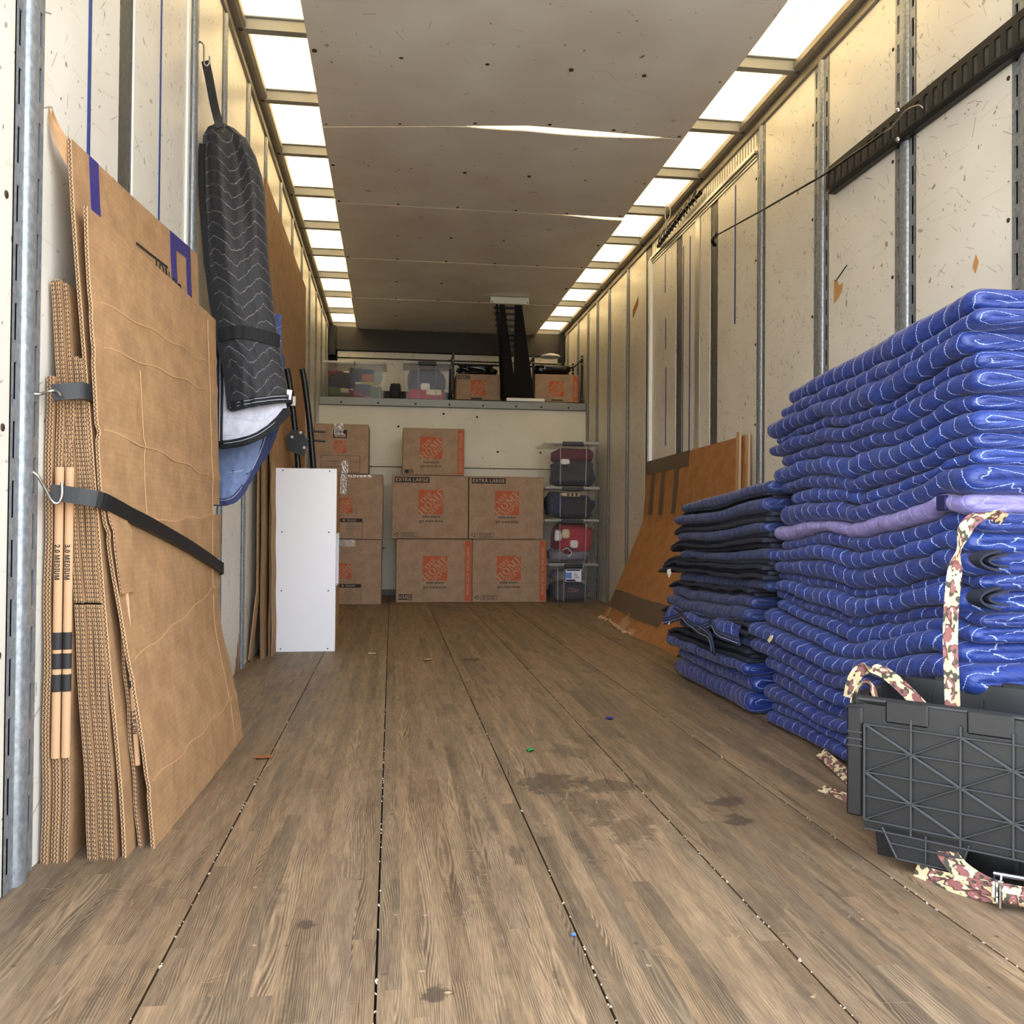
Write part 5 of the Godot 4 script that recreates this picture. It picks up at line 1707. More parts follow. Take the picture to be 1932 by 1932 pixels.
# ---------------------------------------------------------------- quilted pad hung up by a strap
func build_hanging_pad() -> void:
	var t := thing("hanging_pad", "black quilted moving pad with white lining hung by rubber strap from left wall", "pad", Vector3.ZERO)
	var g := G.new()
	# outer cloth: gathered at the strap, spreading downwards. Each row: height, left x, right x, bulge, lobe depth
	var R := [[1.955, -0.590, -0.560, 0.020, 0.0], [1.935, -0.612, -0.525, 0.050, 0.004], [1.90, -0.626, -0.485, 0.075, 0.012], [1.85, -0.630, -0.458, 0.095, 0.024], [1.78, -0.630, -0.436, 0.105, 0.030], [1.70, -0.626, -0.424, 0.108, 0.026], [1.60, -0.616, -0.418, 0.106, 0.016], [1.48, -0.604, -0.408, 0.104, 0.008], [1.35, -0.585, -0.392, 0.100, 0.004], [1.22, -0.562, -0.372, 0.098, 0.002], [1.14, -0.540, -0.357, 0.098, 0.0], [1.075, -0.530, -0.344, 0.100, 0.0], [1.02, -0.522, -0.336, 0.102, 0.0]]
	var rows := []; var uvs := []
	var nq := 30
	for k in (R.size() - 1) * 4 + 1:
		var f := k / 4.0
		var a: Array = R[int(f)]; var b: Array = R[mini(int(f) + 1, R.size() - 1)]
		var e := f - int(f)
		var y := lerpf(a[0], b[0], e)
		var x0 := lerpf(a[1], b[1], e); var x1 := lerpf(a[2], b[2], e)
		var bu := lerpf(a[3], b[3], e); var lo := lerpf(a[4], b[4], e)
		var row := []; var uv := []
		for q in nq + 1:
			# from the left edge across the front to the right side and round to the back
			var c := float(q) / nq
			var p: Vector3
			if c < 0.72:
				var w := c / 0.72
				var zz := -3.115 + bu * pow(sin(PI * (0.12 + 0.80 * w)), 0.45) - 1.8 * lo * (0.5 + 0.5 * cos(TAU * 2.0 * (w - 0.12)))
				p = Vector3(lerpf(x0, x1, w), y + 0.030 * (w - 0.5) * smoothstep(1.2, 1.0, y) * 1.2, zz)
			else:
				var w := (c - 0.72) / 0.28
				p = Vector3(x1 - 0.01 * sin(w * PI) - 0.05 * w * w, y + 0.018 * smoothstep(1.2, 1.0, y), lerpf(-3.115 + bu * pow(sin(PI * 0.92), 0.45) - 1.8 * lo * (0.5 + 0.5 * cos(TAU * 2.0 * 0.88)), -3.26, w))
			p += Vector3(0, 0, 0.007 * nz.get_noise_2d(q * 16.0, k * 9.0))
			row.append(p)
			uv.append(Vector2(-y, (c - 0.36) * 0.34 + 0.085))
		rows.append(row); uvs.append(uv)
	g.grid(rows, uvs, false)
	var ins := []
	for r in rows:
		var w := []
		for p in r: w.append(p + Vector3(-0.006, 0, -0.016))
		ins.append(w)
	part(g, "quilted_front", M.quilt_black, t)
	g = G.new()
	g.grid(ins, uvs, true)
	part(g, "inner_face", M.quilt_white, t)
	var L: Array = rows[-1]; var LI: Array = ins[-1]
	g = G.new()
	var hem := []
	for q in nq + 1: hem.append((L[q] + LI[q]) / 2.0 + Vector3(0, 0.006, 0))
	g.ribbon(hem, same(Vector3(0, 1, 0), nq + 1), 0.026, 0.024)
	part(g, "bound_hem", M.binding_black, t)
	for dy in [-0.003, 0.008]:
		var th := []
		for q in nq + 1: th.append(L[q] + Vector3(0.0, 0.006 + dy, 0.0055))
		g = G.new(); g.tube(th, 0.0011, 4); part(g, "stitch_line", M.thread, t)
	g = G.new()
	var side := []
	for r in rows.slice(10): side.append(r[0] + Vector3(0.002, 0, -0.006))
	g.ribbon(side, same(Vector3(1, 0, 0.2), side.size()), 0.020, 0.022)
	part(g, "bound_side", M.binding_black, t)
	# band sewn across
	g = G.new()
	var band := []
	for q in range(0, nq + 1):
		var p: Vector3 = rows[35][q].lerp(rows[36][q], 0.4)
		band.append(p + Vector3(0.002, 0.008 * sin(q * 0.2), 0.003))
	g.ribbon(band, same(Vector3(0, 1, 0), band.size()), 0.042, 0.006)
	part(g, "sewn_band", M.binding_black, t)
	# rear leaf of the pad, its white lining to the fore, longer than the front leaf
	g = G.new()
	rows = []; uvs = []
	var back := []
	var low := []; var lft := []
	for k in 17:
		var f := k / 16.0
		var row := []; var uv := []; var bq := []
		for q in 21:
			var w := q / 20.0
			var x := lerpf(-0.572 + 0.014 * f, -0.405 + 0.062 * f, w)
			var yb := 0.885 + 0.012 * w + 0.105 * pow(w, 3.0)
			var y := lerpf(1.27, yb, f)
			var p := Vector3(x, y, -3.105 + 0.060 * sin(PI * (0.1 + 0.8 * w)) * f * f + 0.010 * nz.get_noise_2d(w * 140.0, f * 90.0) * f + 0.03 * f * f)
			row.append(p); bq.append(p + Vector3(0, 0, -0.012)); uv.append(Vector2(-y + x * 0.4, x))
		rows.append(row); uvs.append(uv); back.append(bq)
		lft.append(row[0])
	low = rows[-1]
	g.grid(rows, uvs, false)
	part(g, "white_lining", M.quilt_white, t)
	g = G.new()
	g.grid(back, uvs, true)
	part(g, "quilted_back", M.quilt_black, t)
	for e in [[low, Vector3(0, 1, 0), 0.024], [lft, Vector3(1, 0, 0), 0.024]]:
		g = G.new()
		g.ribbon(e[0], same(e[1], e[0].size()), e[2], 0.024)
		part(g, "bound_hem", M.binding_black, t)
		var th := []
		for p in e[0]: th.append(p + Vector3(0, 0, 0.013) + e[1] * 0.003)
		g = G.new(); g.tube(th, 0.0010, 4); part(g, "stitch_line", M.thread, t)
	g = G.new()
	g.box(Transform3D(Basis(Vector3(0, 0, 1), -0.12), Vector3(-0.338, 1.055, -3.055)), Vector3(0.016, 0.032, 0.002), 0)
	part(g, "care_tag", M.care_tag, t)
	# the strap it hangs by
	t = thing("rubber_strap", "black rubber strap with steel hook holding up the black quilted pad", "strap")
	g = G.new()
	g.ribbon(spline([Vector3(-0.616, 2.135, -3.055), Vector3(-0.602, 2.07, -3.055), Vector3(-0.588, 2.00, -3.05), Vector3(-0.574, 1.945, -3.045), Vector3(-0.566, 1.92, -3.05)], 5), same(Vector3(0.9, 0.3, 0.1), 21), 0.026, 0.009)
	part(g, "rubber_band", M.rubber, t)
	g = G.new()
	g.tube(spline([Vector3(-0.650, 2.165, -3.06), Vector3(-0.646, 2.185, -3.055), Vector3(-0.634, 2.195, -3.05), Vector3(-0.622, 2.185, -3.05), Vector3(-0.620, 2.150, -3.05), Vector3(-0.620, 2.125, -3.05), Vector3(-0.612, 2.118, -3.05), Vector3(-0.604, 2.128, -3.05), Vector3(-0.603, 2.15, -3.05)], 5), 0.0030, 7)
	part(g, "steel_hook", M.steel_wire, t)
	# blue pad hanging behind it
	t = thing("hanging_pad", "blue grey moving pad with rounded navy hem hanging below the black pad", "pad", Vector3.ZERO)
	for layer in 2:
		rows = []; uvs = []; back = []
		var rim := []
		for k in 15:
			var f := k / 14.0
			var row := []; var uv := []; var bq := []
			for q in 19:
				var w := q / 18.0
				var xr := -0.402 + 0.020 * layer - 0.035 * pow(f, 4.0) * (1.0 - layer)
				var x := lerpf(-0.600, xr - 0.055 * pow(clampf((f - 0.55) / 0.45, 0, 1), 2.0), w)
				var yb := 0.700 + 0.015 * cos(w * 2.0) - 0.012 + 0.085 * pow(w, 3.5) + layer * 0.095
				var y := lerpf(1.35, yb, f)
				var p := Vector3(x, y, -3.175 - 0.016 * layer + 0.030 * sin(PI * w) * f + 0.007 * nz.get_noise_2d(w * 210.0 + layer * 99.0, f * 120.0) * f)
				row.append(p); bq.append(p + Vector3(0, 0, -0.010)); uv.append(Vector2(-y, x))
			rows.append(row); uvs.append(uv); back.append(bq)
			if f > 0.25: rim.append(row[18])
		for q in range(17, -1, -1): rim.append(rows[14][q])
		g = G.new()
		g.grid(rows, uvs, false); g.grid(back, uvs, true)
		part(g, "lining" if layer == 0 else "outer_cloth", M.quilt_greyblue if layer == 0 else M.quilt_navy, t)
		g = G.new()
		var sdv := []
		var cen := Vector3(-0.52, 0.95, -3.17)
		for q in rim.size():
			var d: Vector3 = rim[q] - cen
			sdv.append(Vector3(d.x, d.y, 0))
		g.ribbon(rim, sdv, 0.024, 0.018)
		part(g, "bound_hem", M.binding_navy, t)
		var th := []
		for q in rim.size(): th.append(rim[q] + Vector3(0, 0, 0.0105) - sdv[q].normalized() * 0.006)
		g = G.new(); g.tube(th, 0.0010, 4); part(g, "stitch_line", M.thread, t)

# ---------------------------------------------------------------- hand truck and white shelf
func build_shelf_and_truck() -> void:
	var t := thing("hand_truck", "black tubular hand truck standing behind the white shelf unit", "hand truck", Vector3(-0.47, 0, -4.98))
	var g: G
	for s in [-0.035, 0.045]:
		g = G.new()
		g.tube(spline([Vector3(s + 0.03, 0.02, 0.02), Vector3(s + 0.02, 0.7, 0.0), Vector3(s - 0.01, 1.10, -0.01), Vector3(s - 0.045, 1.38, -0.01), Vector3(s - 0.06, 1.46, -0.01)], 5), 0.016, 10)
		part(g, "rail_tube", M.black_steel, t)
	g = G.new()
	g.prism(Transform3D(Basis(), Vector3(-0.03, 0, 0.03)), PackedVector2Array([Vector2(-0.055, 1.02), Vector2(0.030, 0.99), Vector2(0.060, 1.06), Vector2(0.020, 1.125), Vector2(-0.030, 1.13), Vector2(-0.060, 1.09)]), 0.006)
	part(g, "hinge_plate", M.black_steel, t)
	for a in [[-0.06, 1.09], [-0.015, 1.115], [0.005, 1.035]]:
		g = G.new()
		g.lathe(Transform3D(Basis(Vector3.RIGHT, PI / 2), Vector3(a[0], a[1], 0.036)), [Vector2(0.008, 0), Vector2(0.006, 0.004), Vector2(0, 0.005)], 8)
		part(g, "rivet", M.white_metal, t)
	g = G.new()
	g.box(Transform3D(Basis(), Vector3(0, 0.03, 0.06)), Vector3(0.20, 0.008, 0.14), 0.002)
	part(g, "toe_plate", M.black_steel, t)
	g = G.new()
	g.lathe(Transform3D(Basis(Vector3(0, 0, 1), PI / 2), Vector3(0.03, 0.10, -0.05)), [Vector2(0, -0.02), Vector2(0.07, -0.02), Vector2(0.09, -0.008), Vector2(0.09, 0.008), Vector2(0.07, 0.02), Vector2(0, 0.02)], 20)
	part(g, "wheel", M.rubber, t)
	for y in [1.08, 1.13]:
		g = G.new()
		g.tube([Vector3(0.02, y, 0.0), Vector3(0.11, y - 0.005, -0.02)], 0.006, 6)
		part(g, "bracket_bar", M.black_steel, t)
	g = G.new()
	g.bx(Vector3(-0.075, 1.26, 0.012), Vector3(-0.045, 1.31, 0.016), 0)
	part(g, "sticker", M.care_tag, t)
	# shelf unit turned with its plain side to the rear
	t = thing("shelf_unit", "white laminate cube shelf unit standing on end by the left wall", "shelf", Vector3(-0.570, 0, -4.60))
	var w := 0.297; var d := 0.27; var h := 0.905
	g = G.new(); g.bx(Vector3(0, 0, -0.016), Vector3(w, h, 0), 0.0012); part(g, "side_panel", M.melamine, t)
	g = G.new(); g.bx(Vector3(0, 0, -d), Vector3(w, h, -d + 0.016), 0.0012); part(g, "side_panel", M.melamine, t)
	g = G.new(); g.bx(Vector3(0, 0, -d + 0.016), Vector3(0.006, h, -0.016), 0.0); part(g, "back_panel", M.melamine, t)
	for y in [0.0, 0.305, 0.585, h - 0.016]:
		g = G.new(); g.bx(Vector3(0.006, y, -d + 0.016), Vector3(w, y + 0.016, -0.016), 0.0008); part(g, "shelf_board", M.melamine, t)
	for y in [[0.016, 0.305], [0.601, h - 0.016]]:
		g = G.new(); g.bx(Vector3(w - 0.004, y[0] - 0.014, -d + 0.002), Vector3(w + 0.003, y[1] + 0.014, -0.003), 0.001); part(g, "brown_front", M.cardboard_brown, t)
	for y in [0.014, 0.30, 0.59, 0.893]:
		for x in [0.035, 0.262]:
			g = G.new()
			g.lathe(Transform3D(Basis(Vector3.RIGHT, PI / 2), Vector3(x, y, 0)), [Vector2(0.0042, 0), Vector2(0.003, 0.0008), Vector2(0, 0.0008)], 8)
			part(g, "screw_cap", M.cloth_grey, t)

# ---------------------------------------------------------------- cartons
func lettered_logo(parent: Node3D, at: Vector3, s: float) -> void:       # orange square with three slanted words
	var g := G.new()
	g.bx(at + Vector3(-s / 2, -s / 2, 0), at + Vector3(s / 2, s / 2, 0.0006), 0)
	part(g, "logo_square", M.print_orange, parent)
	var b := Basis(Vector3(0, 0, 1), PI / 4)
	words("THE", s * 0.18, Transform3D(b, at + b * Vector3(-0.03 * s, 0.27 * s, 0) + Vector3(0, 0, 0.0008)), M.print_kraft, parent, "logo_lettering", 700, true, 1.15)
	words("HOME", s * 0.31, Transform3D(b, at + b * Vector3(0, -0.015 * s, 0) + Vector3(0, 0, 0.0008)), M.print_kraft, parent, "logo_lettering", 700, true, 1.0)
	words("DEPOT", s * 0.20, Transform3D(b, at + b * Vector3(0.035 * s, -0.30 * s, 0) + Vector3(0, 0, 0.0008)), M.print_kraft, parent, "logo_lettering", 700, true, 0.98)

func plate(parent: Node3D, a: Vector3, b: Vector3, m: Material, called: String) -> void:
	var g := G.new()
	g.bx(a, b, 0)
	part(g, called, m, parent)

func frame_lines(parent: Node3D, x0: float, y0: float, x1: float, y1: float, z: float, w: float) -> void:
	for s in [[x0, y0, x1, y0 + w], [x0, y1 - w, x1, y1], [x0, y0, x0 + w, y1], [x1 - w, y0, x1, y1]]:
		plate(parent, Vector3(s[0], s[1], z), Vector3(s[2], s[3], z + 0.0006), M.print_black, "printed_line")

func recycle_mark(parent: Node3D, x: float, y: float, z: float, s: float) -> void:
	for k in 3:
		var a := PI / 2 + TAU * k / 3.0 + 0.35; var b := PI / 2 + TAU * (k + 1) / 3.0 - 0.45
		var g := G.new()
		g.bar(Vector3(x + cos(a) * s, y + sin(a) * s, z), Vector3(x + cos(b) * s, y + sin(b) * s, z), s * 0.36, 0.0008, Vector3(0, 0, 1))
		g.prism(Transform3D(Basis(Vector3(0, 0, 1), (Vector2(cos(b), sin(b)) - Vector2(cos(a), sin(a))).angle()), Vector3(x + cos(b) * s, y + sin(b) * s, z)), PackedVector2Array([Vector2(0, -s * 0.42), Vector2(s * 0.45, 0), Vector2(0, s * 0.42)]), 0.0006)
		part(g, "recycle_arrow", M.print_black, parent)

func carton(label: String, x0: float, x1: float, y0: float, y1: float, zf: float, depth: float, turn := 0.0, group := "", m: Material = null) -> Node3D:
	var w := x1 - x0; var h := y1 - y0
	var t := thing("moving_box", label, "box", Vector3((x0 + x1) / 2, y0, zf), turn, group)
	var g := G.new()
	g.off = Vector2(rng.randf() * 2, rng.randf() * 2)
	g.bx(Vector3(-w / 2, 0.001, -depth), Vector3(w / 2, h - 0.005, 0), 0.004)
	part(g, "carton_body", m if m else M.cardboard_box, t)
	for s in [-1.0, 1.0]:
		g = G.new()
		g.off = Vector2(rng.randf() * 2, rng.randf() * 2)
		g.bx(Vector3(-w / 2 + 0.002, h - 0.005, -depth / 2 + s * 0.001), Vector3(w / 2 - 0.002, h - 0.0005, -depth / 2 + s * (depth / 2 - 0.002)), 0.001)
		part(g, "top_flap", m if m else M.cardboard_box, t)
	return t

func slogan(t: Node3D, x: float, y: float, s: float) -> void:
	words("How doers", s, Transform3D(Basis(), Vector3(x, y, 0.0006)), M.print_black, t, "slogan", 700, false, 1.05)
	words("get more done.", s, Transform3D(Basis(), Vector3(x + 0.004, y - s * 1.75, 0.0006)), M.print_black, t, "slogan", 700, false, 1.0)

func side_band(t: Node3D, w: float, h: float, text: String, bw: float) -> void:
	plate(t, Vector3(w / 2 - bw - 0.006, 0.012, 0), Vector3(w / 2 - 0.006, h - 0.012, 0.0006), M.print_orange, "orange_band")
	words(text, bw * 0.48, Transform3D(Basis(Vector3(0, 0, 1), PI / 2), Vector3(w / 2 - bw / 2 - 0.006, h * 0.5, 0.0008)), M.print_kraft, t, "band_lettering", 700, false, 0.92)

func build_cartons() -> void:
	rng.seed = 31
	var t: Node3D
	var W := 0.612
	# two by two, extra large, one medium on top
	t = carton("extra large moving box on the floor with orange band and flag mark, under another", 0.039, 0.651, 0.0, 0.512, -7.40, 0.52)
	lettered_logo(t, Vector3(-W / 2 + 0.312, 0.512 - 0.235, 0.0004), 0.198); slogan(t, -W / 2 + 0.313, 0.160, 0.0205); side_band(t, W, 0.512, "HEAVY DUTY  EXTRA LARGE", 0.052)
	plate(t, Vector3(-W / 2 + 0.02, 0.022, 0), Vector3(-W / 2 + 0.13, 0.068, 0.0006), M.print_black, "flag_mark")
	words("USA", 0.030, Transform3D(Basis(), Vector3(-W / 2 + 0.058, 0.045, 0.0008)), M.print_kraft, t, "flag_lettering")
	for k in 4: plate(t, Vector3(-W / 2 + 0.092, 0.028 + k * 0.010, 0.0006), Vector3(-W / 2 + 0.126, 0.032 + k * 0.010, 0.0012), M.print_kraft, "flag_stripe")
	t = carton("extra large moving box on the floor with orange band, beside clear bins", 0.654, 1.266, 0.0, 0.514, -7.40, 0.52)
	lettered_logo(t, Vector3(-W / 2 + 0.300, 0.514 - 0.235, 0.0004), 0.198); slogan(t, -W / 2 + 0.301, 0.162, 0.0205); side_band(t, W, 0.514, "HEAVY DUTY  EXTRA LARGE", 0.052)
	recycle_mark(t, -W / 2 + 0.040, 0.040, 0.0004, 0.015)
	frame_lines(t, -W / 2 + 0.068, 0.022, -W / 2 + 0.205, 0.058, 0.0002, 0.0022)
	words("MADE FROM 90%", 0.0095, Transform3D(Basis(), Vector3(-W / 2 + 0.136, 0.047, 0.0006)), M.print_black, t, "small_print")
	words("RECYCLED PAPER", 0.0095, Transform3D(Basis(), Vector3(-W / 2 + 0.136, 0.032, 0.0006)), M.print_black, t, "small_print")
	var tops := [[0.001, 0.616, "extra large moving box in the upper row carrying the medium box"], [0.622, 1.236, "extra large moving box in the upper row next to clear bins"]]
	for k in 2:
		var a: Array = tops[k]
		var w: float = a[1] - a[0]
		t = carton(a[2], a[0], a[1], 0.516, 1.028, -7.40 + 0.006 * k, 0.52)
		lettered_logo(t, Vector3(-w / 2 + 0.312, 0.512 - 0.217, 0.0004), 0.198); slogan(t, -w / 2 + 0.313, 0.178, 0.0205)
		plate(t, Vector3(-w / 2 + 0.020, 0.452, 0), Vector3(-w / 2 + 0.300, 0.498, 0.0006), M.print_black, "size_label")
		words("EXTRA LARGE", 0.029, Transform3D(Basis(), Vector3(-w / 2 + 0.160, 0.475, 0.0008)), M.print_kraft, t, "size_lettering", 700, false, 1.08)
		recycle_mark(t, -w / 2 + 0.040, 0.032, 0.0004, 0.015)
		frame_lines(t, -w / 2 + 0.068, 0.014, -w / 2 + 0.205, 0.050, 0.0002, 0.0022)
		words("MADE FROM 90%", 0.0095, Transform3D(Basis(), Vector3(-w / 2 + 0.136, 0.039, 0.0006)), M.print_black, t, "small_print")
		words("RECYCLED PAPER", 0.0095, Transform3D(Basis(), Vector3(-w / 2 + 0.136, 0.024, 0.0006)), M.print_black, t, "small_print")
	t = carton("medium moving box with orange band on top of the upper row", 0.083, 0.582, 1.030, 1.412, -7.41, 0.42)
	lettered_logo(t, Vector3(-0.2495 + 0.228, 0.382 - 0.160, 0.0004), 0.178); slogan(t, -0.2495 + 0.228, 0.105, 0.018); side_band(t, 0.499, 0.382, "HEAVY DUTY  MEDIUM", 0.050)
	plate(t, Vector3(-0.2495 + 0.016, 0.014, 0), Vector3(-0.2495 + 0.085, 0.044, 0.0006), M.print_black, "flag_mark")
	for k in 3: plate(t, Vector3(-0.2495 + 0.05, 0.019 + k * 0.008, 0.0006), Vector3(-0.2495 + 0.08, 0.022 + k * 0.008, 0.0012), M.print_kraft, "flag_stripe")
	# stack behind the white shelf
	for k in 2:
		var y0: float = [0.0, 0.510][k]
		t = carton(["large moving box at the foot of the stack behind the white shelf", "large moving box taped shut, middle of the stack behind the white shelf"][k], -0.575 + 0.004 * k, -0.076 + 0.005 * k, y0, y0 + 0.508, -7.20, 0.50, 0.0, "", M.cardboard_box)
		lettered_logo(t, Vector3(-0.25 + 0.208, 0.508 - 0.245, 0.0004), 0.118)
		plate(t, Vector3(-0.115, 0.135, 0), Vector3(0.095, 0.163, 0.0006), M.print_black, "fragile_bar")
		plate(t, Vector3(-0.055, 0.143, 0.0006), Vector3(-0.040, 0.156, 0.0012), M.print_kraft, "check_box")
		words("FRAGILE", 0.014, Transform3D(Basis(), Vector3(0.012, 0.149, 0.0008)), M.print_kraft, t, "fragile_lettering")
		frame_lines(t, -0.115, 0.004, 0.095, 0.137, 0.0002, 0.0024)
		for q in 5: words(["KITCHEN", "BEDROOM", "BATHROOM", "OFFICE", "OTHER"][q], 0.010, Transform3D(Basis(), Vector3(0.0, 0.119 - q * 0.018, 0.0006)), M.print_black, t, "room_list", 500)
		if k == 0:
			plate(t, Vector3(-0.23, 0.452, 0), Vector3(-0.030, 0.494, 0.0006), M.print_black, "size_label")
			words("LARGE", 0.029, Transform3D(Basis(), Vector3(-0.100, 0.473, 0.0008)), M.print_kraft, t, "size_lettering")
		var shine := G.new()       # crinkled clear tape over the top edge
		var rr := []; var uu := []
		for a in 15:
			var r := []; var u := []
			for b in 25:
				var x := -0.125 + 0.006 * b * (0.55 if k == 1 else 1.0) * 1.2
				r.append(Vector3(x, 0.508 - a * (0.011 if k == 1 else 0.004), 0.0035 + 0.0030 * nz.get_noise_2d(a * 70.0 + k * 50.0, b * 55.0)))
				u.append(Vector2(a * 0.01, b * 0.01))
			rr.append(r); uu.append(u)
		shine.grid(rr, uu, false)
		part(shine, "clear_tape", M.clear_tape, t)
		if k == 1:
			shine = G.new()
			rr = []; uu = []
			for a in 4:
				var r := []; var u := []
				for b in 30:
					r.append(Vector3(-0.02 + b * 0.0062, 0.504 - a * 0.007, 0.003 + 0.0022 * nz.get_noise_2d(a * 90.0, b * 66.0)))
					u.append(Vector2(a * 0.01, b * 0.01))
				rr.append(r); uu.append(u)
			shine.grid(rr, uu, false)
			part(shine, "clear_tape", M.clear_tape, t)
	t = carton("smaller moving box with writing panel on top of the stack behind white shelf", -0.606, -0.186, 1.022, 1.410, -7.22, 0.42)
	lettered_logo(t, Vector3(-0.010, 0.388 - 0.178, 0.0004), 0.092)
	plate(t, Vector3(-0.063, 0.278, 0), Vector3(0.043, 0.340, 0.0006), M.print_black, "hand_hold_print")
	plate(t, Vector3(-0.052, 0.286, 0.0006), Vector3(0.032, 0.312, 0.0012), M.print_kraft, "hand_hold_field")
	plate(t, Vector3(-0.034, 0.296, 0.0012), Vector3(0.014, 0.301, 0.0016), M.print_black, "printed_line")
	frame_lines(t, -0.155, 0.010, 0.145, 0.142, 0.0002, 0.0022)
	for q in 2: plate(t, Vector3(-0.132, 0.094 - q * 0.042, 0.0002), Vector3(0.122, 0.096 - q * 0.042, 0.0008), M.print_black, "printed_line")
	plate(t, Vector3(-0.2095, 0.01, -0.4), Vector3(-0.2085, 0.376, -0.003), M.print_orange, "orange_side")
	for a in [[-0.02, 0.30, 0.07, 0.09], [0.03, 0.0, 0.05, 0.10]]:
		var shine := G.new()
		var rr := []; var uu := []
		for k in 9:
			var r := []; var u := []
			for b in 9:
				r.append(Vector3(a[0] + (b / 8.0 - 0.5) * a[2], a[1] + (1.0 - k / 8.0) * a[3], 0.003 + 0.003 * nz.get_noise_2d(k * 80.0 + a[1] * 900.0, b * 75.0)))
				u.append(Vector2(k * 0.01, b * 0.01))
			rr.append(r); uu.append(u)
		shine.grid(rr, uu, false)
		part(shine, "clear_tape", M.clear_tape, t)

# ---------------------------------------------------------------- clear bins with their contents
func clear_bin(label: String, x0: float, x1: float, y0: float, y1: float, zf: float, depth: float, latch := 0.34, group := "", grooves := [0.25, 0.78]) -> Node3D:
	var w := x1 - x0; var h := y1 - y0
	var t := thing("storage_bin", label, "bin", Vector3((x0 + x1) / 2, y0, zf), 0.0, group)
	var g := G.new()
	var tp := 0.016                # taper
	var hb := h - 0.018
	var P := func(x: float, y: float, z: float, inw: float) -> Vector3:
		var f := tp * (1.0 - y / hb) + inw
		return Vector3(x * (w / 2 - f - 0.010), y, -depth / 2 + z * (depth / 2 - f - 0.010))
	for s in [[-1, 1, 1, 1], [1, 1, 1, -1], [1, -1, -1, -1], [-1, -1, -1, 1]]:
		for inner in 2:
			var iw := 0.0025 * inner
			var b0: Vector3 = P.call(s[0], 0.002 + iw, s[1], iw); var b1: Vector3 = P.call(s[2], 0.002 + iw, s[3], iw)
			var t0: Vector3 = P.call(s[0], hb, s[1], iw); var t1: Vector3 = P.call(s[2], hb, s[3], iw)
			var o := Vector2.ZERO
			if inner == 0: g.quad(b0, b1, t1, t0, o, Vector2(w, 0), Vector2(w, h), Vector2(0, h))
			else: g.quad(b1, b0, t0, t1, o, Vector2(w, 0), Vector2(w, h), Vector2(0, h))
	g.quad(P.call(-1, 0.002, 1, 0), P.call(-1, 0.002, -1, 0), P.call(1, 0.002, -1, 0), P.call(1, 0.002, 1, 0), Vector2.ZERO, Vector2.ZERO, Vector2.ZERO, Vector2.ZERO)
	part(g, "clear_tub", M.clear_plastic, t)
	for f in grooves:              # moulded uprights in the front wall
		g = G.new()
		var xx: float = lerpf(-w / 2 + 0.02, w / 2 - 0.02, f)
		var b0: Vector3 = P.call(0, 0.01, 1, 0); var t0: Vector3 = P.call(0, hb - 0.02, 1, 0)
		g.tube([Vector3(xx * 0.97, 0.01, b0.z + 0.001), Vector3(xx, hb - 0.02, t0.z + 0.001)], 0.0035, 6)
		part(g, "moulded_rib", M.lid_plastic, t)
	g = G.new()
	g.bx(Vector3(-w / 2, h - 0.024, -depth), Vector3(w / 2, h - 0.001, 0.0), 0.006)
	part(g, "lid", M.lid_plastic, t)
	g = G.new()
	g.bx(Vector3(-w * latch / 2, h - 0.040, -0.012), Vector3(w * latch / 2, h - 0.004, 0.012), 0.006)
	part(g, "latch", M.latch_grey, t)
	return t

func lump(called: String, label: String, at: Vector3, r: Vector3, m: Material, seed_: float, category := "garment", rough := 0.25, group := "", parent: Node3D = self) -> void:     # heap of cloth
	var g := G.new()
	var rows := []; var uvs := []
	for a in 13:
		var th := PI * a / 12.0
		var row := []; var uv := []
		for b in 19:
			var ph := TAU * (b % 18) / 18.0
			var d := Vector3(sin(th) * cos(ph), cos(th), -sin(th) * sin(ph))
			var e := Vector3(signf(d.x) * pow(absf(d.x), 0.5), signf(d.y) * pow(absf(d.y), 0.55), signf(d.z) * pow(absf(d.z), 0.5))
			var k := 1.0 + rough * (nz.get_noise_3d(d.x * 70.0 + seed_ * 40.0, d.y * 70.0, d.z * 70.0) - 0.3)
			row.append(at + e * r * k); uv.append(Vector2(b * 0.02, a * 0.02))
		rows.append(row); uvs.append(uv)
	g.grid(rows, uvs, false, true)
	if parent == self: solo(g, called, m, label, category, group)
	else: part(g, called, m, parent)

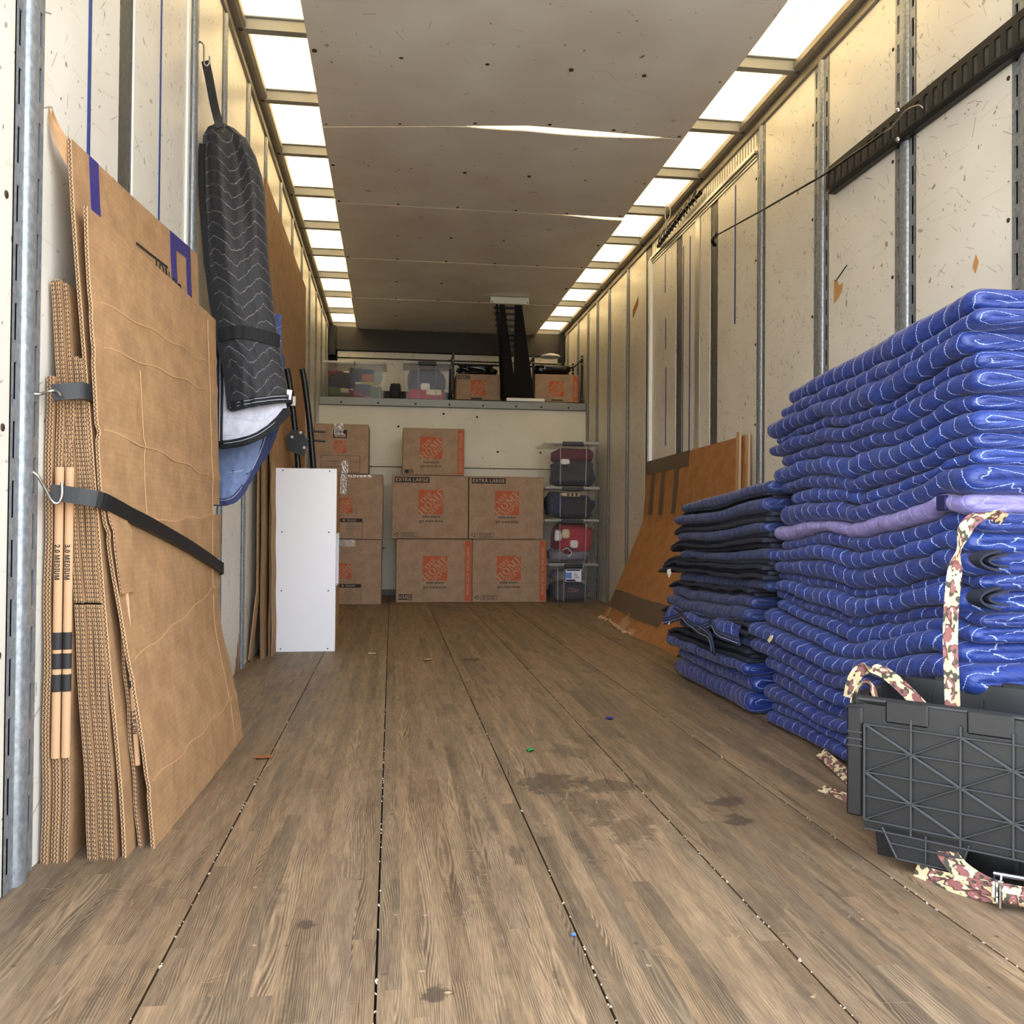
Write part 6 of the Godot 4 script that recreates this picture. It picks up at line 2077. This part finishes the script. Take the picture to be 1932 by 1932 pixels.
func build_bins() -> void:
	rng.seed = 63
	var z := -7.30
	var t: Node3D
	t = clear_bin("clear bin with black clip latch and white blue label at the foot of the stack", 1.262, 1.680, 0.0, 0.325, z, 0.50, 0.36, "clear bins stacked by the right wall", [0.16, 0.30, 0.78])
	plate(t, Vector3(-0.062, 0.175, -0.012), Vector3(0.068, 0.275, -0.009), M.label_print, "product_label")
	plate(t, Vector3(-0.060, 0.200, -0.009), Vector3(-0.012, 0.250, -0.008), M.label_blue, "label_picture")
	plate(t, Vector3(-0.058, 0.178, -0.009), Vector3(0.018, 0.192, -0.008), M.patch_navy, "label_bar")
	plate(t, Vector3(-0.054, 0.262, -0.009), Vector3(0.056, 0.272, -0.008), M.patch_navy, "label_bar")
	for q in 4: plate(t, Vector3(0.000 + 0.014 * (q % 2), 0.206 + q * 0.013, -0.009), Vector3(0.050 - 0.008 * q, 0.211 + q * 0.013, -0.008), M.cloth_grey, "label_print_line")
	lump("game_box", "dark game box with pale lettering inside the lowest clear bin", Vector3(1.471, 0.085, z - 0.235), Vector3(0.155, 0.075, 0.19), M.cloth_charcoal, 3.0, "box", 0.03)
	var ct := get_child(get_child_count() - 1) as MeshInstance3D
	words("Clue", 0.036, Transform3D(Basis(), Vector3(1.480, 0.105, z - 0.030)), M.cloth_pink, ct, "printed_words", 500, true)
	lump("folded_cloth", "grey folded cloth in the lowest clear bin above the game box", Vector3(1.471, 0.215, z - 0.25), Vector3(0.150, 0.045, 0.19), M.cloth_grey, 5.0, "cloth", 0.2)
	t = clear_bin("clear bin of red and white clothing, second in the stack by the wall", 1.236, 1.686, 0.326, 0.686, z, 0.50, 0.40, "clear bins stacked by the right wall")
	lump("garment", "crimson garment filling the clear bin of red clothing", Vector3(1.50, 0.52, z - 0.26), Vector3(0.165, 0.150, 0.20), M.cloth_red, 7.0)
	lump("garment", "grey garment at the bottom of the clear bin of red clothing", Vector3(1.46, 0.385, z - 0.22), Vector3(0.185, 0.050, 0.20), M.cloth_grey, 8.0)
	lump("pompom", "round white pompom resting in the bin of red clothing", Vector3(1.484, 0.480, z - 0.052), Vector3(0.034, 0.034, 0.022), M.cloth_white, 9.0, "pompom", 0.08)
	lump("pompom", "white fluffy pompom pair high in the bin of red clothing", Vector3(1.415, 0.565, z - 0.055), Vector3(0.034, 0.040, 0.022), M.cloth_cream, 10.0, "pompom", 0.2)
	lump("garment", "white knit corner at the left of the bin of red clothing", Vector3(1.353, 0.548, z - 0.07), Vector3(0.030, 0.048, 0.03), M.cloth_white, 11.0, "garment", 0.3)
	lump("garment", "maroon mitten with white cord in the bin of red clothing", Vector3(1.436, 0.425, z - 0.052), Vector3(0.042, 0.036, 0.022), M.cloth_maroon, 12.0, "garment", 0.2)
	var mt := get_child(get_child_count() - 1) as MeshInstance3D
	var g := G.new()
	g.tube(spline([Vector3(1.385, 0.430, z - 0.03), Vector3(1.42, 0.448, z - 0.026), Vector3(1.455, 0.420, z - 0.026), Vector3(1.46, 0.40, z - 0.028), Vector3(1.425, 0.375, z - 0.03)], 5), 0.004, 6)
	part(g, "white_cord", M.cloth_white, mt)
	t = clear_bin("clear bin of dark clothing with checked cloth, third in the stack by the wall", 1.236, 1.688, 0.690, 0.952, z, 0.50, 0.40, "clear bins stacked by the right wall")
	lump("garment", "black garment in the third clear bin of the stack", Vector3(1.50, 0.785, z - 0.25), Vector3(0.175, 0.105, 0.21), M.cloth_black, 14.0)
	lump("garment", "navy garment at the left of the third clear bin", Vector3(1.345, 0.81, z - 0.20), Vector3(0.075, 0.105, 0.16), M.cloth_navy, 15.0)
	lump("garment", "cream and maroon checked cloth on top in the third clear bin", Vector3(1.455, 0.885, z - 0.060), Vector3(0.085, 0.018, 0.03), M.cloth_cream, 16.0, "garment", 0.2)
	var ck := get_child(get_child_count() - 1) as MeshInstance3D
	for q in 3: plate(ck, Vector3(1.42 + q * 0.035, 0.872, z - 0.032), Vector3(1.437 + q * 0.035, 0.897, z - 0.028), M.cloth_maroon, "check_square")
	t = clear_bin("clear bin of charcoal clothing topping the stack by the right wall", 1.236, 1.686, 0.956, 1.320, z, 0.56, 0.38, "clear bins stacked by the right wall")
	lump("garment", "charcoal garment in the topmost clear bin of the stack", Vector3(1.50, 1.065, z - 0.25), Vector3(0.185, 0.115, 0.215), M.cloth_charcoal, 18.0)
	lump("folded_cloth", "dark red striped cloth on top in the topmost stacked bin", Vector3(1.495, 1.215, z - 0.25), Vector3(0.175, 0.060, 0.20), M.cloth_maroon, 19.0, "cloth", 0.15)
	lump("garment", "white cap brim resting in the topmost stacked bin", Vector3(1.405, 1.155, z - 0.050), Vector3(0.040, 0.024, 0.02), M.cloth_white, 20.0, "garment", 0.3)
	# loft
	z = -8.24
	t = clear_bin("wide clear bin of mixed coloured clothing at the left end of loft ledge", -0.622, -0.060, YLOFT, 2.085, z, 0.42, 0.0001, "", [0.93])
	var C := [["cloth_charcoal", -0.45, 1.915, 0.13, 0.075, "black garment with red trim at the left in the wide loft bin"], ["cloth_black", -0.325, 1.98, 0.075, 0.065, "black shirt with print standing up in the wide loft bin"], ["cloth_rust", -0.51, 1.975, 0.075, 0.040, "red garment high at the left in the wide loft bin"], ["cloth_orange", -0.22, 1.945, 0.065, 0.040, "orange garment in the middle of the wide loft bin"], ["cloth_yellow", -0.20, 1.905, 0.085, 0.022, "yellow cloth below the orange one in the wide loft bin"],
		["cloth_navy", -0.215, 2.0, 0.055, 0.035, "navy garment above the orange one in the wide loft bin"], ["cloth_mint", -0.135, 1.955, 0.045, 0.055, "pale mint cloth at the right in the wide loft bin"], ["cloth_green", -0.52, 1.84, 0.060, 0.055, "olive green garment low at the left in the wide loft bin"], ["cloth_cream", -0.43, 1.855, 0.085, 0.045, "pale patterned cloth low in the wide loft bin"], ["cloth_maroon", -0.33, 1.80, 0.07, 0.04, "maroon garment at the bottom of the wide loft bin"], ["cloth_charcoal", -0.27, 1.85, 0.085, 0.050, "black shirt with white lettering in the wide loft bin"], ["cloth_pink", -0.24, 1.775, 0.09, 0.022, "dusty pink cloth at the bottom of the wide loft bin"], ["cloth_green", -0.155, 1.82, 0.06, 0.055, "olive green garment low at the right in the wide loft bin"]]
	for k in C.size():
		var a: Array = C[k]
		lump("garment", a[5], Vector3(a[1], a[2], z - 0.075 - 0.02 * (k % 3)), Vector3(a[3], a[4], 0.045), M[a[0]], 30.0 + k, "garment", 0.35, "clothes in the wide loft bin")
	t = clear_bin("clear bin of red and dark clothing on the loft beside black rack", 0.088, 0.520, YLOFT, 2.105, z, 0.42, 0.38, "", [0.30, 0.70])
	lump("garment", "red garment at the bottom of the loft bin beside the rack", Vector3(0.30, 1.805, z - 0.20), Vector3(0.190, 0.065, 0.18), M.cloth_red, 50.0)
	lump("garment", "dark grey garment on top in the loft bin beside the rack", Vector3(0.30, 1.955, z - 0.22), Vector3(0.185, 0.110, 0.165), M.cloth_charcoal, 51.0)
	lump("garment", "cream cloth at the front of the loft bin beside the rack", Vector3(0.365, 1.830, z - 0.045), Vector3(0.075, 0.028, 0.02), M.cloth_cream, 52.0, "garment", 0.3)
	lump("garment", "white cloth at the front of the loft bin beside the rack", Vector3(0.29, 1.880, z - 0.050), Vector3(0.045, 0.034, 0.02), M.cloth_white, 53.0, "garment", 0.3)
	lump("bundle", "dark bundle with pale blue grey side between the loft bins", Vector3(0.02, 1.835, z - 0.20), Vector3(0.055, 0.085, 0.15), M.cloth_charcoal, 54.0, "bundle", 0.2)

func build_loft() -> void:
	rng.seed = 71
	var z := -8.22
	var t: Node3D
	var g: G
	t = carton("small moving box with black size label inside the rack on the loft", 0.568, 0.976, YLOFT + 0.014, 2.000, z - 0.02, 0.38, 0.02)
	lettered_logo(t, Vector3(-0.004, 0.118, 0.0004), 0.138)
	plate(t, Vector3(-0.194, 0.192, 0), Vector3(-0.082, 0.226, 0.0006), M.print_black, "size_label")
	words("SMALL", 0.024, Transform3D(Basis(), Vector3(-0.138, 0.209, 0.0008)), M.print_kraft, t, "size_lettering")
	plate(t, Vector3(-0.07, 0.012, 0), Vector3(0.03, 0.026, 0.0006), M.print_black, "slogan_bar")
	t = carton("small moving box with orange band inside the rack by the right wall of loft", 1.290, 1.694, YLOFT + 0.014, 2.020, z - 0.02, 0.38, -0.02)
	lettered_logo(t, Vector3(-0.004, 0.128, 0.0004), 0.138)
	side_band(t, 0.404, 0.26, "HEAVY DUTY", 0.042)
	plate(t, Vector3(-0.05, 0.018, 0), Vector3(0.06, 0.030, 0.0006), M.print_black, "slogan_bar")
	lump("plastic_bag", "glossy black plastic bag on the small box in the loft rack", Vector3(0.765, 2.055, z - 0.20), Vector3(0.185, 0.050, 0.14), M.bag_black, 60.0, "bag", 0.5)
	lump("plastic_bag", "glossy black plastic bag on the small box by the right loft wall", Vector3(1.47, 2.075, z - 0.20), Vector3(0.185, 0.050, 0.14), M.bag_black, 61.0, "bag", 0.3)
	g = G.new()
	g.lathe(Transform3D(Basis(), Vector3(1.47, 2.215, z - 0.25)), [Vector2(0.0, -0.004), Vector2(0.085, 0.0), Vector2(0.10, 0.006), Vector2(0.085, 0.022), Vector2(0.04, 0.034), Vector2(0, 0.036)], 24)
	solo(g, "white_bowl", M.melamine, "white upturned bowl on top of the rack by right loft wall", "bowl")
	for r in [[0.535, 1.045, "black steel tube rack round the small box, left one on the loft"], [1.268, 1.722, "black steel tube rack round the small box by the right loft wall"]]:
		t = thing("steel_rack", r[2], "rack", Vector3(r[0], YLOFT, z))
		var w: float = r[1] - r[0]
		var top := 0.45; var dp := 0.42
		for x in [0.0, w]:
			for zz in [0.0, -dp]:
				g = G.new(); g.tube([Vector3(x, 0.0, zz), Vector3(x, top, zz)], 0.011, 8); part(g, "upright", M.black_steel, t)
				for y in [0.05, 0.37, 0.43]:
					g = G.new()
					g.lathe(Transform3D(Basis(Vector3.RIGHT, PI / 2), Vector3(x, y, zz + 0.0105)), [Vector2(0.006, 0), Vector2(0.004, 0.003), Vector2(0, 0.003)], 8)
					part(g, "rivet", M.white_metal, t)
			for y in [0.012, top - 0.04]:
				g = G.new(); g.tube([Vector3(x, y, 0), Vector3(x, y, -dp)], 0.009, 8); part(g, "side_rail", M.black_steel, t)
		for y in [0.012, top - 0.04]:
			for zz in ([0.0, -dp] if y < 0.1 else [-dp]):
				g = G.new(); g.tube([Vector3(0, y, zz), Vector3(w, y, zz)], 0.009, 8); part(g, "cross_rail", M.black_steel, t)
	# slatted black frame leaning from the ledge to the ceiling
	t = thing("slatted_frame", "tall black slatted steel frame with white end plates leaning from loft ledge to ceiling", "frame", Vector3(1.10, YLOFT, -8.14))
	var A := Vector3(0.0, 0.03, 0.0)
	var Bv := Vector3(-0.12, 0.80, 0.42)
	for s in [[-0.068, -0.066, 0.150, 0.040], [0.073, 0.075, 0.190, 0.058], [-0.120, -0.110, 0.030, 0.018]]:
		g = G.new()
		var a := A + Vector3(s[0], 0, 0); var b := Bv + Vector3(s[1], 0, 0)
		var o := Vector3(0, 0.004, 0.010)
		var u := Vector2.ZERO
		var a0 := a - Vector3(s[2] / 2, 0, 0); var a1 := a + Vector3(s[2] / 2, 0, 0); var b0 := b - Vector3(s[3] / 2, 0, 0); var b1 := b + Vector3(s[3] / 2, 0, 0)
		g.quad(a0 + o, a1 + o, b1 + o, b0 + o, u, Vector2(0.1, 0), Vector2(0.1, 1), Vector2(0, 1))
		g.quad(a1 - o, a0 - o, b0 - o, b1 - o, u, Vector2(0.1, 0), Vector2(0.1, 1), Vector2(0, 1))
		g.quad(a0 - o, a0 + o, b0 + o, b0 - o, u, u, u, u)
		g.quad(a1 + o, a1 - o, b1 - o, b1 + o, u, u, u, u)
		part(g, "tapered_rail", M.black_steel, t)
	for k in 8:
		var f := 0.52 + k * 0.06
		var c := A.lerp(Bv, f) + Vector3(0, 0, -0.02)
		g = G.new()
		g.bar(c + Vector3(-0.135, 0, 0), c + Vector3(0.085, 0, 0), 0.006, 0.022)
		part(g, "slat", M.black_steel, t)
	g = G.new(); g.bx(Vector3(-0.29, 0.770, 0.435), Vector3(0.042, 0.826, 0.475), 0.003); part(g, "end_plate", M.white_metal, t)
	g = G.new(); g.bx(Vector3(-0.29, 0.768, 0.475), Vector3(0.042, 0.793, 0.480), 0.001); part(g, "end_strip", M.white_metal, t)
	g = G.new(); g.bx(Vector3(-0.09, 0.0, 0.030), Vector3(0.255, 0.028, 0.046), 0.002); part(g, "end_plate", M.white_metal, t)
	for x in [-0.275, 0.028]:
		g = G.new()
		g.lathe(Transform3D(Basis(Vector3.RIGHT, PI / 2), Vector3(x, 0.78, 0.480)), [Vector2(0.006, 0), Vector2(0, 0.001)], 8)
		part(g, "screw_hole", M.rust, t)

# ---------------------------------------------------------------- cardboard leaning on the right wall, scraps on the floor
func build_right_board() -> void:
	rng.seed = 12
	var t := thing("cardboard_sheet", "brown cardboard sheet with grey tape slumped between right wall and floor", "cardboard")
	# f from the near end (0) to the far end (1); it stands up the wall and then slopes out to the floor
	var w := func(f: float, h: float) -> Vector3:
		var z := lerpf(-4.25, -6.02, f)
		var top := lerpf(1.085, 1.070, f)
		var y := h * top
		var foot := lerpf(1.37, 1.42, f) + 0.02 * sin(f * 9.0)
		var kink := 0.66
		var x: float
		if y > kink: x = lerpf(1.690, 1.722, (y - kink) / (top - kink))
		else: x = lerpf(foot, 1.690, pow(y / kink, 0.85))
		z -= 0.13 * pow(1.0 - clampf(y / kink, 0, 1), 1.2) * (0.2 + 0.8 * f)
		x += 0.010 * nz.get_noise_2d(f * 90.0, h * 70.0) * (1.0 - h)
		return Vector3(x, y, z)
	# facing -x: mirror the skin by running f the other way
	var g := G.new()
	var fr := []; var bk := []; var uv := []
	for a in 41:
		var rf := []; var rb := []; var ru := []
		for b in 31:
			var p: Vector3 = w.call(b / 30.0, a / 40.0)
			rf.append(p); rb.append(p + Vector3(0.006, 0.002, 0)); ru.append(Vector2(p.z, p.y))
		fr.append(rf); bk.append(rb); uv.append(ru)
	g.grid(fr, uv, false); g.grid(bk, uv, true)
	part(g, "board", M.cardboard_wall, t)
	g = G.new()
	for b in 30:
		g.quad(fr[40][b + 1], fr[40][b], bk[40][b], bk[40][b + 1], Vector2(b * 0.05, 0), Vector2(b * 0.05 + 0.05, 0), Vector2(b * 0.05 + 0.05, 0.006), Vector2(b * 0.05, 0.006))
	for a in 40:
		g.quad(fr[a][0], bk[a][0], bk[a + 1][0], fr[a + 1][0], Vector2(a * 0.03, 0), Vector2(a * 0.03, 0.006), Vector2(a * 0.03 + 0.03, 0.006), Vector2(a * 0.03 + 0.03, 0))
		g.quad(bk[a][30], fr[a][30], fr[a + 1][30], bk[a + 1][30], Vector2(a * 0.03, 0), Vector2(a * 0.03, 0.006), Vector2(a * 0.03 + 0.03, 0.006), Vector2(a * 0.03 + 0.03, 0))
	part(g, "cut_edge", M.cut_edge, t)
	var strip := func(f0: float, f1: float, h0: float, h1: float, m: Material, called: String) -> void:
		var gg := G.new()
		var rr := []; var uu := []; var bb := []
		for a in 9:
			var r := []; var u := []; var b2 := []
			for b in 9:
				var p: Vector3 = w.call(lerpf(f0, f1, b / 8.0), lerpf(h0, h1, a / 8.0))
				r.append(p + Vector3(-0.0030, 0.0014, 0)); u.append(Vector2(p.z, p.y)); b2.append(p)
			rr.append(r); uu.append(u); bb.append(b2)
		gg.grid(rr, uu, false)
		gg.grid(bb, uu, true)
		part(gg, called, m, t)
	strip.call(0.50, 1.0, 0.915, 1.0, M.grey_tape, "tape_strip")
	for f in [0.60, 0.755, 0.885]: strip.call(f, f + 0.045, 0.66, 0.92, M.grey_tape, "tape_strip")
	strip.call(0.30, 0.995, 0.075, 0.185, M.grey_tape, "tape_strip")
	for a in [[0.93, 0.02, 0.965, 0.085], [0.56, 0.0, 0.70, 0.055], [0.62, 0.03, 0.66, 0.09], [0.45, 0.0, 0.52, 0.03]]: strip.call(a[0], a[2], a[1], a[3], M.torn_paper, "torn_patch")
	for k in 26:                        # frayed paper along the foot
		var f := 0.42 + 0.57 * k / 25.0
		var p: Vector3 = w.call(f, 0.0)
		g = G.new()
		var b := Basis(Vector3(rng.randf(), 1, rng.randf()).normalized(), rng.randf() * 4.0)
		g.box(Transform3D(b, p + Vector3(-0.012 + rng.randf_range(-0.01, 0.01), 0.012, 0)), Vector3(rng.randf_range(0.008, 0.022), 0.003, rng.randf_range(0.010, 0.035)), 0)
		part(g, "frayed_paper", M.torn_paper, t)
	# folded flaps standing at its near end
	t = thing("cardboard_strip", "folded corrugated flaps standing on edge against the right wall by the post", "cardboard")
	for a in [[-4.30, 1.715, 1.690, 1.105], [-4.235, 1.735, 1.715, 1.085]]:
		g = G.new()
		g.bar(Vector3(a[2] - 0.03, 0.01, a[0] + 0.05), Vector3(a[1] - 0.012, a[3], a[0] - 0.03), 0.012, 0.045, Vector3(0, 0, 1), 0.002)
		part(g, "folded_flap", M.torn_paper, t)

func build_scraps() -> void:
	rng.seed = 404
	var S := [["dry_leaf", "curled brown leaf scrap on the floor joint near the leaning sheets", "leaf", Vector3(-0.337, 0, -2.53), 0.032, M.leaf_brown], ["paper_scrap", "green paper scrap on the dark floor stain", "scrap", Vector3(0.392, 0, -2.54), 0.022, M.scrap_green], ["tape_scrap", "crumpled blue tape scrap on the bare floorboards", "scrap", Vector3(0.715, 0, -2.93), 0.024, M.scrap_blue], ["paper_scrap", "white paper scrap on the floor in front of the white shelf", "scrap", Vector3(-0.086, 0, -4.49), 0.030, M.scrap_white], ["paper_scrap", "long pale paper shred on the floor beyond the white scrap", "scrap", Vector3(0.17, 0, -4.27), 0.035, M.torn_paper],
		["tape_scrap", "tiny blue scrap stuck in a floor joint", "scrap", Vector3(0.285, 0, -1.39), 0.007, M.label_blue], ["paper_scrap", "pale crumb of cardboard on the floor before the stacked boxes", "scrap", Vector3(0.90, 0, -5.6), 0.018, M.torn_paper], ["dry_leaf", "small dark leaf crumb on the far floorboards", "leaf", Vector3(0.22, 0, -6.0), 0.02, M.leaf_brown], ["paper_scrap", "cardboard crumb on the floor before the slumped brown sheet", "scrap", Vector3(1.12, 0, -5.7), 0.022, M.torn_paper]]
	for a in S:
		var g := G.new()
		var s: float = a[4]
		var rows := []; var uvs := []; var back := []
		for r in 6:
			var row := []; var uv := []; var bq := []
			for q in 6:
				var x := (r / 5.0 - 0.5) * s * 1.3; var z := (q / 5.0 - 0.5) * s * (1.0 - 0.5 * absf(r / 5.0 - 0.5))
				var y := 0.004 + 0.35 * s * (0.25 + 0.5 * nz.get_noise_2d(r * 30.0 + s * 9000.0, q * 34.0)) * (absf(r / 5.0 - 0.4) + 0.15)
				var p: Vector3 = a[3] + Vector3(x, maxf(y, 0.0022), z).rotated(Vector3.UP, s * 200.0)
				row.append(p); uv.append(Vector2(x, z)); bq.append(p - Vector3(0, 0.0014, 0))
			rows.append(row); uvs.append(uv); back.append(bq)
		g.grid(rows, uvs, true); g.grid(back, uvs, false)
		solo(g, a[0], a[5], a[1], a[2])
